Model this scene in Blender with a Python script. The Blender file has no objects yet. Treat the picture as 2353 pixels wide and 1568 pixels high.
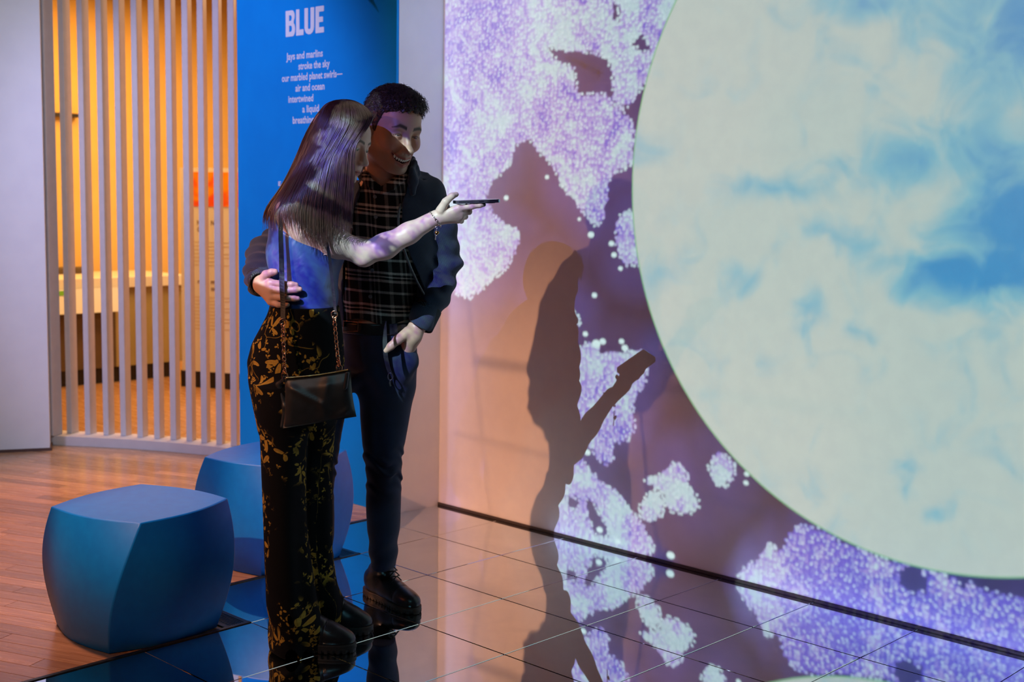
import bpy, bmesh, math, random
import numpy as np
from mathutils import Vector, Matrix

random.seed(7)
RNG = np.random.RandomState(11)
SC = bpy.context.scene
COL = SC.collection
PI = math.pi

# ------------------------------------------------------------------ camera
# world: X runs along the projection wall (towards the right), Y into that wall, Z up, metres; the wall's left floor corner is the origin
IW, IH, FPX = 2353.0, 1568.0, 2923.647
CAM = np.array([4.27566462, -3.97929757, 1.42])
CR = np.array([0.720279535, 0.693494876, 0.016194115])
CU = np.array([-0.087776030, 0.067959049, 0.993819368])
CF = np.array([-0.688108102, 0.717249207, -0.109821739])
cam_data = bpy.data.cameras.new('camera')
cam_data.sensor_width = 36.0
cam_data.sensor_fit = 'HORIZONTAL'
cam_data.lens = FPX / IW * 36.0
cam_data.clip_end = 60
cam_data.dof.use_dof = True
cam_data.dof.focus_distance = 4.12
cam_data.dof.aperture_fstop = 3.2
cam = bpy.data.objects.new('camera', cam_data)
COL.objects.link(cam)
M = Matrix.Identity(4)
for i in range(3):
    M[i][0], M[i][1], M[i][2], M[i][3] = CR[i], CU[i], -CF[i], CAM[i]
cam.matrix_world = M
SC.camera = cam

# ------------------------------------------------------------------ colour management and world
SC.view_settings.view_transform = 'Standard'
SC.view_settings.look = 'None'
SC.view_settings.gamma = 1.0
SC.view_settings.exposure = 0.0
SC.view_settings.use_curve_mapping = False
world = bpy.data.worlds.new('world')
SC.world = world
world.use_nodes = True
world.node_tree.nodes['Background'].inputs[0].default_value = (0.62, 0.48, 0.6, 1)
world.node_tree.nodes['Background'].inputs[1].default_value = 0.014


SC.cycles.max_bounces = 5
SC.cycles.diffuse_bounces = 2
SC.cycles.glossy_bounces = 3
SC.cycles.adaptive_threshold = 0.05


# ------------------------------------------------------------------ node helper
class Tree:
    def __init__(self, nt):
        self.nt = nt
    def put(self, sock, v):
        if v is None:
            return
        if isinstance(v, (int, float)):
            sock.default_value = v
        elif isinstance(v, (tuple, list)):
            if sock.type == 'RGBA' and len(v) == 3:
                v = tuple(v) + (1.0,)
            sock.default_value = v
        else:
            self.nt.links.new(v, sock)
    def new(self, t):
        return self.nt.nodes.new(t)
    def m(self, op, a, b=None, c=None, clamp=False):
        n = self.new('ShaderNodeMath'); n.operation = op; n.use_clamp = clamp
        self.put(n.inputs[0], a); self.put(n.inputs[1], b); self.put(n.inputs[2], c)
        return n.outputs[0]
    def v(self, op, a, b=None):
        n = self.new('ShaderNodeVectorMath'); n.operation = op
        self.put(n.inputs[0], a); self.put(n.inputs[1], b)
        return n.outputs['Value'] if op in ('LENGTH', 'DISTANCE', 'DOT_PRODUCT') else n.outputs[0]
    def scale(self, a, s):
        n = self.new('ShaderNodeVectorMath'); n.operation = 'SCALE'
        self.put(n.inputs[0], a); self.put(n.inputs['Scale'], s)
        return n.outputs[0]
    def sep(self, a):
        n = self.new('ShaderNodeSeparateXYZ'); self.put(n.inputs[0], a); return n.outputs
    def comb(self, x, y, z):
        n = self.new('ShaderNodeCombineXYZ')
        self.put(n.inputs[0], x); self.put(n.inputs[1], y); self.put(n.inputs[2], z)
        return n.outputs[0]
    def mix(self, f, a, b, blend='MIX'):
        n = self.new('ShaderNodeMix'); n.data_type = 'RGBA'; n.blend_type = blend
        self.put(n.inputs['Factor'], f); self.put(n.inputs[6], a); self.put(n.inputs[7], b)
        return n.outputs[2]
    def ramp(self, f, a, b):                                   # smoothstep from a to b
        n = self.new('ShaderNodeMapRange'); n.interpolation_type = 'SMOOTHSTEP'
        self.put(n.inputs[0], f); self.put(n.inputs[1], a); self.put(n.inputs[2], b)
        return n.outputs[0]
    def noise(self, vec, scale, detail=2.0, rough=0.5, dims='3D', dist=0.0):
        n = self.new('ShaderNodeTexNoise'); n.noise_dimensions = dims
        self.put(n.inputs['Vector'], vec); n.inputs['Scale'].default_value = scale
        n.inputs['Detail'].default_value = detail; n.inputs['Roughness'].default_value = rough
        n.inputs['Distortion'].default_value = dist
        return n.outputs
    def voro(self, vec, scale, rand=1.0, dims='2D', feature='F1'):
        n = self.new('ShaderNodeTexVoronoi'); n.voronoi_dimensions = dims; n.feature = feature
        self.put(n.inputs['Vector'], vec); n.inputs['Scale'].default_value = scale
        n.inputs['Randomness'].default_value = rand
        return n.outputs
    def curve(self, f, pts):
        n = self.new('ShaderNodeFloatCurve'); self.put(n.inputs['Value'], f)
        c = n.mapping.curves[0]
        n.mapping.use_clip = False
        while len(c.points) < len(pts):
            c.points.new(0.5, 0.5)
        for p, (x, y) in zip(c.points, pts):
            p.location = (x, y); p.handle_type = 'VECTOR'
        n.mapping.update()
        return n.outputs[0]


# ------------------------------------------------------------------ lamps
# the main projector hangs from the ceiling behind the camera; its picture is laid out on the wall: x to the right, z up, in metres
PROJ = (2.248, -4.813, 3.41)
BLOBS = [
    [0.262,1.667,0.863,[342,344,352,368,391,426,476,480,438,409,390,379,374,261,227,212,206,207,211,218,230,233,229,232,267,636,666,681,700,634,626,979,915,872,847,837,841,861,897,925,701,572,490,436,398,372,355,345,342]],
    [1.033,2.093,0.6056,[896,612,441,333,277,252,238,235,237,256,308,449,499,501,467,429,406,389,368,355,349,349,353,363,380,408,468,560,604,516,457,417,390,371,361,356,358,367,382,406,441,493,568,685,882,979,934,907,896]],
    [0.957,1.671,0.4862,[855,758,669,619,612,618,628,605,615,644,678,740,690,356,331,316,317,332,346,368,377,353,338,329,326,329,330,324,324,311,301,296,298,306,319,346,385,390,401,420,449,499,574,645,726,848,979,951,855]],
    [0.243,1.227,0.3952,[683,687,704,734,782,761,720,702,694,685,668,631,571,529,501,484,475,475,484,501,525,533,551,581,625,654,684,548,488,463,434,414,428,455,527,651,692,752,803,840,897,979,979,870,795,743,709,690,683]],
    [1.093,1.274,0.1331,[553,555,567,571,584,608,647,691,701,725,763,796,801,820,833,862,909,979,893,829,786,759,747,744,710,689,682,686,702,732,778,846,944,925,893,877,876,875,884,858,816,781,710,661,629,606,577,560,553]],
    [0.769,0.891,0.1721,[506,535,558,581,617,671,748,862,979,903,850,817,800,705,623,567,528,326,308,297,292,291,298,322,356,407,484,519,545,583,565,558,561,544,528,522,507,478,459,449,447,452,466,490,487,479,480,488,506]],
    [0.966,0.647,0.4149,[796,872,907,945,979,861,758,678,623,591,587,633,711,752,713,529,575,576,571,553,525,460,445,438,466,508,581,633,693,713,655,561,476,452,431,405,389,497,514,515,511,505,526,559,597,647,688,744,796]],
    [0.836,0.225,0.534,[749,842,979,971,953,821,696,613,556,517,491,475,468,469,478,497,526,569,630,720,841,889,743,580,489,419,322,274,258,247,241,239,242,249,254,259,269,284,294,301,314,334,364,397,435,491,575,685,749]],
    [1.245,0.221,0.0862,[701,771,861,865,885,922,979,937,904,888,887,865,822,796,785,787,768,751,746,755,777,815,873,840,806,787,782,790,803,806,825,858,911,950,866,809,771,749,688,644,616,599,594,597,595,603,622,653,701]],
    [1.36,0.314,0.1659,[979,739,623,546,501,508,523,549,589,621,656,674,662,662,673,682,694,718,758,779,778,776,708,625,534,473,435,436,445,462,489,529,555,579,617,637,611,596,592,567,542,527,523,527,546,604,689,857,979]],
    [1.568,0.424,0.0812,[774,767,762,771,794,818,819,835,867,901,901,916,947,979,945,929,928,886,858,847,850,868,848,829,825,835,860,903,850,805,778,765,766,773,767,773,794,802,786,784,795,765,726,702,691,692,705,732,774]],
]
HOLES = [
    [0.937,1.926,0.3077,[401,401,410,412,390,350,300,266,242,228,221,218,219,223,232,264,301,250,218,195,177,165,157,153,151,151,148,144,143,144,148,155,159,163,171,183,201,218,241,275,315,353,409,494,593,979,436,414,401]],
    [1.143,2.023,0.0567,[536,448,391,352,325,307,295,281,270,264,263,266,274,288,308,338,382,448,456,462,477,501,398,325,278,247,226,211,202,196,194,195,200,209,222,242,271,359,769,729,704,693,693,706,732,788,979,682,536]],
    [0.992,2.172,0.0447,[38,39,41,43,47,53,61,74,96,141,269,532,617,751,979,801,626,522,453,407,375,354,340,331,313,301,296,295,300,310,327,352,389,442,523,653,314,152,101,77,63,54,48,44,41,39,38,38,38]],
    [0.949,0.115,0.0941,[247,233,228,229,234,244,259,281,313,360,433,528,588,677,772,779,801,838,896,979,784,593,481,410,363,331,309,294,285,284,288,297,313,336,370,419,493,612,697,745,815,690,588,521,409,342,298,268,247]],
    [0.833,0.159,0.0333,[856,776,722,685,663,653,655,668,693,734,794,866,764,694,646,614,594,586,588,600,623,660,715,749,760,785,827,889,979,840,676,574,506,460,428,406,393,388,389,397,412,437,473,525,602,720,916,971,856]],
    [2.362,0.172,0.0559,[904,869,845,835,841,828,817,819,835,853,850,862,890,936,979,886,822,779,753,740,721,670,635,614,605,605,569,544,529,524,528,555,897,827,780,750,734,732,738,704,685,678,683,700,730,778,814,849,904]],
]
DOTS = [[0.409, 1.431, 0.0129], [0.646, 1.52, 0.0111], [0.83, 1.348, 0.0093], [0.895, 1.286, 0.0148], [0.921, 1.04, 0.0129], [1.054, 1.156, 0.0111], [1.004, 1.254, 0.0129], [1.019, 1.209, 0.0129], [1.683, 0.419, 0.0111], [1.681, 0.385, 0.0111], [0.877, 0.877, 0.0129], [0.971, 0.854, 0.0148], [0.937, 0.842, 0.0185], [1.069, 0.863, 0.0129], [1.087, 0.838, 0.0148], [0.903, 0.384, 0.0148], [0.979, 0.069, 0.0148], [1.077, 0.039, 0.0129], [1.345, 0.037, 0.0167]]
TOPC = [(1.648, 0.0), (1.659, 0.028), (1.697, 0.082), (1.752, 0.105), (1.757, 0.139), (1.789, 0.185), (1.834, 0.165), (1.863, 0.195), (1.868, 0.23), (1.906, 0.271), (1.948, 0.282), (2.043, 0.265), (2.085, 0.245), (2.151, 0.239), (2.211, 0.224), (2.28, 0.22), (2.498, 0.214), (2.531, 0.181), (2.539, 0.167), (2.543, 0.211), (2.588, 0.194), (2.64, 0.188), (2.9, 0.2), (3.3, 0.28), (3.7, 0.22)]
SKY_PATCHES = [(2.66, 1.40, 0.21, 0.14, 1.0), (2.50, 1.22, 0.2, 0.085, 1.0), (2.66, 2.02, 0.27, 0.19, 0.8), (1.78, 1.46, 0.26, 0.05, 0.55), (1.24, 1.16, 0.11, 0.08, 0.5), (1.6, 1.14, 0.09, 0.05, 0.4), (1.92, 1.08, 0.055, 0.075, 0.55), (2.13, 0.97, 0.07, 0.045, 0.45), (2.06, 2.1, 0.12, 0.05, 0.6), (2.31, 0.49, 0.055, 0.055, 0.55), (2.43, 0.42, 0.055, 0.03, 0.5), (1.2, 1.63, 0.12, 0.08, 0.4), (2.02, 1.31, 0.12, 0.055, 0.45), (2.3, 1.56, 0.27, 0.09, 0.5), (1.69, 0.89, 0.1, 0.12, 0.2), (1.93, 0.4, 0.13, 0.1, 0.2), (3.3, 1.6, 0.35, 0.4, 0.9)]


def spot(name, loc, target, angle, radius, energy, color=(1, 1, 1), blend=0.3):
    L = bpy.data.lights.new(name, 'SPOT')
    L.energy = energy; L.color = color; L.spot_size = angle; L.spot_blend = blend; L.shadow_soft_size = radius
    o = bpy.data.objects.new(name, L); COL.objects.link(o)
    o.location = loc
    o.rotation_euler = (Vector(target) - Vector(loc)).to_track_quat('-Z', 'Y').to_euler()
    return o


def wall_coords(T, loc):
    """where the lamp's ray meets the wall plane (x, z), and 1/cos of its angle to the wall"""
    g = T.new('ShaderNodeNewGeometry')
    d = T.sep(g.outputs['Incoming'])
    k = T.m('DIVIDE', -loc[1], T.m('MAXIMUM', T.m('MULTIPLY', d[1], LSIGN), 0.05))
    x = T.m('MULTIPLY_ADD', T.m('MULTIPLY', d[0], LSIGN), k, loc[0])
    z = T.m('MULTIPLY_ADD', T.m('MULTIPLY', d[2], LSIGN), k, loc[2])
    return x, z, k


LSIGN = 1.0


def build_projector():
    o = spot('picture_projector', PROJ, (1.9, 0, 1.2), math.radians(64), 0.006, 900, blend=0.0)
    L = o.data
    L.use_nodes = True
    T = Tree(L.node_tree)
    em = L.node_tree.nodes['Emission']
    x, z, k = wall_coords(T, PROJ)
    P = T.comb(x, z, 0.0)
    # bubbles: every outline is taken at the centre of the bubble the point belongs to, so edges are made of whole bubbles
    vo = T.voro(T.v('MULTIPLY', P, (0.72, 1.0, 1.0)), 72.0, 0.75)
    Q = T.v('MULTIPLY', vo['Position'], (1 / 0.72, 1.0, 1.0))
    dist = vo['Distance']
    rnd = T.sep(vo['Color'])
    def star(c):
        dv = T.v('SUBTRACT', Q, (c[0], c[1], 0.0))
        g = T.new('ShaderNodeTexGradient'); g.gradient_type = 'RADIAL'; T.put(g.inputs[0], dv)
        cv = T.curve(g.outputs['Fac'], [(i / 48.0, r / 1000.0 * c[2]) for i, r in enumerate(c[3])])
        return T.m('SUBTRACT', cv, T.v('LENGTH', dv))
    sd = None
    for c in BLOBS:
        s = star(c)
        sd = s if sd is None else T.m('MAXIMUM', sd, s)
    qx = T.sep(Q)
    tc = T.curve(T.m('DIVIDE', T.m('SUBTRACT', qx[0], 1.6), 2.2), [((a - 1.6) / 2.2, b) for a, b in TOPC])
    low = T.m('MINIMUM', T.m('SUBTRACT', tc, qx[1]), T.m('SUBTRACT', qx[0], 1.655))
    sd = T.m('MAXIMUM', sd, low)
    for a, b, ra, rb in ((0.70, 0.705, 0.12, 0.055), (0.56, -0.05, 0.26, 0.12), (0.632, 1.09, 0.07, 0.06)):  # blobs added within the couple's shadow, placed to light the couple
        dv = T.v('MULTIPLY', T.v('SUBTRACT', Q, (a, b, 0.0)), (1 / ra, 1 / rb, 0.0))
        sd = T.m('MAXIMUM', sd, T.m('MULTIPLY_ADD', T.v('LENGTH', dv), -rb, rb))
    dv = T.v('MULTIPLY', T.v('SUBTRACT', Q, (0.565, 0.51, 0.0)), (1 / 0.09, 1 / 0.06, 0.0))  # hole added to keep part of the woman's hair unlit
    sd = T.m('MINIMUM', sd, T.m('MULTIPLY_ADD', T.v('LENGTH', dv), 0.06, -0.06))
    for c in HOLES:
        sd = T.m('MINIMUM', sd, T.m('MULTIPLY', star(c), -1.0))
    nearedge = T.ramp(sd, 0.006, 0.022)
    rad = T.m('MULTIPLY_ADD', nearedge, 0.8, 0.5)
    mask = T.m('MULTIPLY', T.m('GREATER_THAN', sd, 0.0), T.ramp(dist, rad, T.m('SUBTRACT', rad, 0.12)))
    dots = None
    PD = T.v('MULTIPLY', P, (0.72, 1.0, 1.0))
    for a, b, rr in DOTS:
        q = T.m('SUBTRACT', T.v('DISTANCE', PD, (a * 0.72, b, 0.0)), rr)
        dots = q if dots is None else T.m('MINIMUM', dots, q)
    dots = T.ramp(dots, 0.0, -0.005)
    # colour of the bubbles
    n1 = T.noise(P, 2.6, 3.0, 0.55, '2D', 0.6)[0]
    n2 = T.noise(P, 9.0, 3.0, 0.6, '2D', 0.4)[0]
    vio = T.m('ADD', T.m('MULTIPLY', T.m('SUBTRACT', n1, 0.5), 2.2), T.m('MULTIPLY', T.m('SUBTRACT', n2, 0.5), 2.4))
    vio = T.m('ADD', vio, T.m('MULTIPLY', T.m('SUBTRACT', rnd[0], 0.5), 0.55))
    vio = T.m('ADD', vio, T.m('MULTIPLY', T.ramp(x, 1.6, 2.1), T.m('MULTIPLY', T.ramp(z, 0.5, 0.2), 0.72)))
    vio = T.m('ADD', vio, T.m('MULTIPLY', T.ramp(x, 0.75, 0.1), 0.2))
    vio = T.m('ADD', vio, T.m('MULTIPLY_ADD', T.ramp(dist, 0.28, 0.6), 0.40, -0.16))
    # deeper blue added where the picture falls on the couple, to tint them
    for a, b, ra, rb, w in ((0.66, 0.63, 0.13, 0.19, 0.85), (0.50, -0.01, 0.17, 0.11, 0.6), (0.632, 1.09, 0.09, 0.09, 0.8)):
        dv = T.v('MULTIPLY', T.v('SUBTRACT', P, (a, b, 0.0)), (1 / ra, 1 / rb, 0.0))
        vio = T.m('ADD', vio, T.m('MULTIPLY', T.ramp(T.v('LENGTH', dv), 1.2, 0.6), w))
    col = T.mix(T.ramp(vio, -0.35, 0.35), (0.45, 0.68, 0.74), (0.36, 0.31, 0.74))
    col = T.mix(T.ramp(vio, 0.3, 1.0), col, (0.12, 0.10, 0.66))
    col = T.mix(T.m('MULTIPLY', rnd[1], T.ramp(dist, 0.5, 0.1)), col, (0.62, 0.86, 0.92))
    glow = T.m('MULTIPLY', T.ramp(sd, -0.22, -0.0), T.noise(P, 3.1, 2.0, 0.5, '2D')[0])
    back = T.mix(glow, (0.006, 0.006, 0.03), (0.05, 0.055, 0.30))
    col = T.mix(mask, back, col)
    col = T.mix(dots, col, (0.66, 0.95, 0.95))
    # the round picture of a cloudy sky
    cd = T.v('DISTANCE', P, (2.403, 1.512, 0.0))
    nz = T.noise(P, 2.1, 2.0, 0.5, '2D', 0.2)
    warp = T.v('ADD', P, T.scale(T.v('SUBTRACT', nz[1], (0.5, 0.5, 0.5)), 0.22))
    blue = None
    for a, b, ra, rb, w in SKY_PATCHES:
        dv = T.v('MULTIPLY', T.v('SUBTRACT', warp, (a, b, 0.0)), (1 / ra, 1 / rb, 0.0))
        q = T.m('MULTIPLY_ADD', T.v('LENGTH', dv), -w / 1.5, 1.45 * w / 1.2)
        blue = q if blue is None else T.m('MAXIMUM', blue, q)
    blue = T.m('MINIMUM', T.m('MAXIMUM', blue, 0.0), 1.1)
    billow = T.noise(P, 5.0, 6.0, 0.62, '2D', 0.5)[0]
    east = T.ramp(T.m('ADD', x, T.m('MULTIPLY', z, 0.55)), 2.5, 3.6)
    f = T.m('ADD', T.m('ADD', blue, T.m('MULTIPLY', east, 0.30)), T.m('MULTIPLY', T.m('SUBTRACT', billow, 0.5), 1.5))
    sky = T.mix(T.ramp(f, 0.05, 0.75), (0.53, 0.66, 0.615), (0.22, 0.54, 0.66))
    sky = T.mix(T.ramp(f, 0.55, 1.25), sky, (0.05, 0.32, 0.64))
    sky = T.mix(T.m('MULTIPLY', T.ramp(z, 1.0, 2.2), 0.3), sky, T.mix(0.5, sky, (0.56, 0.60, 0.62)))
    rim = T.m('MULTIPLY', T.ramp(cd, 1.306, 1.301), T.ramp(cd, 1.294, 1.300))
    sky = T.mix(T.m('MULTIPLY', rim, 0.8), sky, (0.05, 0.5, 0.12))
    # the frame of the picture
    fr = T.m('MULTIPLY', T.ramp(x, 0.006, 0.012), T.ramp(z, -0.104, -0.098))
    fr = T.m('MULTIPLY', fr, T.m('MULTIPLY', T.m('LESS_THAN', x, 3.75), T.m('LESS_THAN', z, 3.1)))
    # a projector evens out its picture over a slanting screen
    c3 = T.m('MULTIPLY', T.m('POWER', T.m('DIVIDE', k, -PROJ[1]), 3.0), fr)
    T.put(em.inputs['Color'], col); T.put(em.inputs['Strength'], c3)
    em2 = T.new('ShaderNodeEmission')
    T.put(em2.inputs['Color'], sky); T.put(em2.inputs['Strength'], c3)
    mx = T.new('ShaderNodeMixShader')
    T.put(mx.inputs[0], T.m('LESS_THAN', cd, 1.302))
    L.node_tree.links.new(em.outputs[0], mx.inputs[1]); L.node_tree.links.new(em2.outputs[0], mx.inputs[2])
    L.node_tree.links.new(mx.outputs[0], L.node_tree.nodes['Light Output'].inputs['Surface'])


build_projector()


# ------------------------------------------------------------------ the other lamps of the exhibition, and added fills
def area(name, loc, target, size, size_y, energy, color, spread=180):
    L = bpy.data.lights.new(name, 'AREA')
    L.shape = 'RECTANGLE'; L.size = size; L.size_y = size_y
    L.energy = energy; L.color = color; L.spread = math.radians(spread)
    o = bpy.data.objects.new(name, L); COL.objects.link(o)
    o.location = loc
    o.rotation_euler = (Vector(target) - Vector(loc)).to_track_quat('-Z', 'Y').to_euler()
    return o


WARM = (1.25, -4.75, 2.6)


def build_warm_projector():
    """a second, warm projector: big tan panels with darker joints in the corner of the wall, fading out to the right"""
    o = spot('warm_projector', WARM, (0.30, 0, 0.75), math.radians(48), 0.02, 620, blend=0.5)
    L = o.data
    L.use_nodes = True
    T = Tree(L.node_tree)
    em = L.node_tree.nodes['Emission']
    x, z, k = wall_coords(T, WARM)
    right = T.m('MULTIPLY_ADD', T.ramp(x, 1.3, 0.55), 0.86, 0.14)
    top = T.m('MULTIPLY_ADD', T.ramp(z, 1.35, 0.6), 0.72, 0.28)
    f = T.m('MULTIPLY', right, top)
    j1 = T.ramp(T.m('ABSOLUTE', T.m('SUBTRACT', T.m('MULTIPLY_ADD', z, 0.17, x), 0.345)), 0.004, 0.010)
    j2 = T.ramp(T.m('ABSOLUTE', T.m('SUBTRACT', z, 0.70)), 0.018, 0.03)
    j2 = T.m('MAXIMUM', j2, T.m('LESS_THAN', x, 0.21))
    j3 = T.ramp(T.m('ABSOLUTE', T.m('SUBTRACT', z, T.m('MULTIPLY_ADD', x, -0.04, 0.36))), 0.003, 0.012)
    j3 = T.m('MAXIMUM', j3, T.m('LESS_THAN', x, 0.1))
    j = T.m('MULTIPLY', T.m('MULTIPLY', j1, j2), j3)
    f = T.m('MULTIPLY', f, T.m('MULTIPLY_ADD', j, 0.4, 0.6))
    f = T.m('MULTIPLY', f, T.ramp(x, -0.3, -0.05))
    T.put(em.inputs['Color'], (1.0, 0.42, 0.20, 1))
    T.put(em.inputs['Strength'], f)


build_warm_projector()
# cool ceiling wash over the blue panel and the slats, the entrance wall; added spots for the return wall and the stools
spot('cool_wash', (-0.75, -3.4, 3.6), (-1.40, -0.3, 1.35), math.radians(48), 0.25, 440, (0.57, 0.56, 1.0), 0.5)
spot('cool_wash.001', (0.9, -2.6, 3.6), (-2.9, -1.0, 1.1), math.radians(46), 0.25, 210, (0.82, 0.88, 1.0), 0.6)
spot('cool_wash.002', (1.25, -0.42, 3.6), (0.0, -0.15, 1.75), math.radians(34), 0.15, 75, (0.50, 0.70, 1.0), 0.8)
spot('cool_wash.003', (1.0, -2.9, 3.6), (0.32, -1.42, 0.25), math.radians(30), 0.15, 75, (0.30, 0.52, 1.0), 0.6)  # added blue spot, stands in for bounce on the stools
# rose fill, added to brighten the wood floor by the stools
spot('rose_fill', (-0.9, -2.4, 3.7), (-0.45, -1.75, 0.0), math.radians(60), 0.2, 450, (1.0, 0.44, 0.26), 0.8)
# amber ceiling lamps of the room behind the slats
area('amber_lamp', (-4.0, 0.7, 2.9), (-4.2, 0.8, 0), 1.6, 1.6, 66, (1.0, 0.46, 0.10))
area('amber_lamp.001', (-3.1, 1.5, 2.9), (-3.3, 1.3, 0), 1.2, 1.2, 60, (1.0, 0.66, 0.32))
area('amber_lamp.002', (-1.0, 2.2, 2.3), (-2.2, -0.2, 1.0), 0.8, 0.8, 32, (1.0, 0.36, 0.10))  # added behind the panel to light the slat sides
# red-orange lamp to the left, out of the frame
spot('red_lamp', (-0.3, -3.3, 1.7), (1.0, -1.4, 1.2), math.radians(52), 0.15, 20, (1.0, 0.22, 0.06), 0.6)
# added warm fill from the right onto the faces, in place of bounce
spot('face_fill', (3.7, -2.5, 2.3), (1.08, -1.32, 1.58), math.radians(15), 0.08, 13, (1.0, 0.56, 0.40), 0.6)
# added teal fill behind the camera, aimed at the bag and hips
spot('teal_fill', (3.2, -4.5, 3.4), (1.15, -1.45, 0.75), math.radians(20), 0.12, 60, (0.25, 0.75, 0.95), 0.7)


# ------------------------------------------------------------------ materials
def mat(name, base, rough=0.5, metal=0.0, spec=0.5, build=None, coat=0.0, sheen=0.0):
    m = bpy.data.materials.new(name)
    m.use_nodes = True
    b = m.node_tree.nodes['Principled BSDF']
    b.inputs['Base Color'].default_value = tuple(base) + (1.0,) if len(base) == 3 else base
    b.inputs['Roughness'].default_value = rough
    b.inputs['Metallic'].default_value = metal
    b.inputs['Specular IOR Level'].default_value = spec
    b.inputs['Coat Weight'].default_value = coat
    b.inputs['Sheen Weight'].default_value = sheen
    if build:
        build(Tree(m.node_tree), b)
    return m


def obj_coords(T):
    return T.new('ShaderNodeTexCoord').outputs['Object']


def world_coords(T):
    return T.new('ShaderNodeNewGeometry').outputs['Position']


def bump(T, b, h, strength=0.3, dist=0.002):
    n = T.new('ShaderNodeBump')
    n.inputs['Strength'].default_value = strength
    n.inputs['Distance'].default_value = dist
    T.put(n.inputs['Height'], h)
    T.put(b.inputs['Normal'], n.outputs[0])


def speckle(c1, c2, scale, bstr=0.0, bdist=0.001, detail=3.0):
    def f(T, b):
        n = T.noise(obj_coords(T), scale, detail)
        T.put(b.inputs['Base Color'], T.mix(T.ramp(n[0], 0.3, 0.7), c1, c2))
        if bstr:
            bump(T, b, T.noise(obj_coords(T), scale * 6, 2.0)[0], bstr, bdist)
    return f


def wood_nodes(T, b):
    info = T.new('ShaderNodeObjectInfo').outputs['Random']
    p = obj_coords(T)
    q = T.v('ADD', T.v('MULTIPLY', p, (1.6, 26.0, 4.0)), T.comb(T.m('MULTIPLY', info, 37.0), T.m('MULTIPLY', info, 91.0), 0.0))
    g = T.noise(q, 2.2, 5.0, 0.6, '3D', 0.8)[0]
    fine = T.noise(T.v('MULTIPLY', q, (2.0, 7.0, 1.0)), 3.0, 2.0)[0]
    c = T.mix(T.ramp(g, 0.3, 0.72), (0.50, 0.25, 0.115), (0.72, 0.41, 0.21))
    c = T.mix(T.m('MULTIPLY', fine, 0.35), c, (0.36, 0.19, 0.085))
    hue = T.m('MULTIPLY_ADD', info, 0.5, 0.68)
    c = T.v('MULTIPLY', c, T.comb(hue, hue, hue))
    T.put(b.inputs['Base Color'], c)
    T.put(b.inputs['Roughness'], T.m('MULTIPLY_ADD', g, 0.16, 0.18))
    bump(T, b, g, 0.05, 0.002)


def tile_nodes(T, b):
    p = world_coords(T)
    n = T.noise(p, 5.0, 4.0, 0.6, '3D', 0.7)[0]
    scr = T.noise(T.v('MULTIPLY', T.v('ADD', p, T.scale(T.noise(p, 6.0, 2.0)[1], 0.25)), (9.0, 70.0, 1.0)), 1.2, 2.0)[0]
    s = T.m('MULTIPLY', T.ramp(scr, 0.64, 0.72), T.ramp(n, 0.5, 0.68))
    T.put(b.inputs['Base Color'], T.mix(T.ramp(n, 0.3, 0.75), (0.80, 0.86, 0.90), (0.72, 0.79, 0.84)))
    T.put(b.inputs['Roughness'], T.m('MULTIPLY_ADD', s, 0.16, 0.02))
    bump(T, b, T.noise(p, 3.0, 1.0)[0], 0.012, 0.004)


M_WALL = mat('projection_paint', (0.80, 0.80, 0.80), 0.75, spec=0.25, build=speckle((0.79, 0.79, 0.79), (0.82, 0.82, 0.81), 14.0, 0.06, 0.0006))
M_WHITE = mat('white_paint', (0.80, 0.80, 0.82), 0.6, spec=0.3, build=speckle((0.79, 0.79, 0.81), (0.82, 0.82, 0.83), 9.0, 0.05, 0.0006))
M_BLUEP = mat('blue_panel_paint', (0.0, 0.30, 0.80), 0.6, spec=0.15, build=speckle((0.0, 0.29, 0.79), (0.0, 0.31, 0.82), 6.0, 0.03, 0.0005))
M_LETTER = mat('white_lettering', (0.86, 0.87, 0.90), 0.6)
M_WOOD = mat('plank_wood', (0.5, 0.3, 0.14), 0.3, build=wood_nodes, coat=0.15)
M_TILE = mat('mirror_tile', (0.7, 0.77, 0.82), 0.03, metal=1.0, build=tile_nodes)
M_TILESIDE = mat('grout', (0.012, 0.012, 0.015), 0.7)
M_BLACK = mat('black_trim', (0.012, 0.012, 0.014), 0.35, build=speckle((0.010, 0.010, 0.012), (0.018, 0.018, 0.02), 40.0))
M_VENT = mat('vent_metal', (0.07, 0.065, 0.08), 0.35, metal=0.6)
M_STOOL = mat('stool_plastic', (0.0, 0.21, 0.72), 0.42, spec=0.4, build=speckle((0.0, 0.19, 0.80), (0.0, 0.21, 0.84), 30.0, 0.10, 0.0004))
M_SLAT = mat('slat_paint', (0.60, 0.56, 0.56), 0.45, spec=0.4, build=speckle((0.59, 0.55, 0.55), (0.62, 0.58, 0.58), 20.0))
M_AMBER = mat('amber_wall_paint', (0.85, 0.58, 0.2), 0.8, build=speckle((0.84, 0.56, 0.19), (0.87, 0.60, 0.22), 4.0))
M_CREAM = mat('cream_board', (0.82, 0.78, 0.66), 0.6)
M_DARKBOX = mat('dark_counter', (0.10, 0.065, 0.03), 0.6, build=speckle((0.09, 0.06, 0.03), (0.12, 0.075, 0.035), 6.0))
M_OLIVE = mat('olive_counter', (0.36, 0.29, 0.12), 0.6, build=speckle((0.34, 0.27, 0.11), (0.39, 0.31, 0.13), 6.0))
M_SIGN = mat('sign_white', (0.86, 0.9, 0.86), 0.5)
M_GREEN = mat('sign_green', (0.16, 0.5, 0.03), 0.5)
M_TEXTBROWN = mat('brown_lettering', (0.20, 0.10, 0.03), 0.7)


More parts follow.
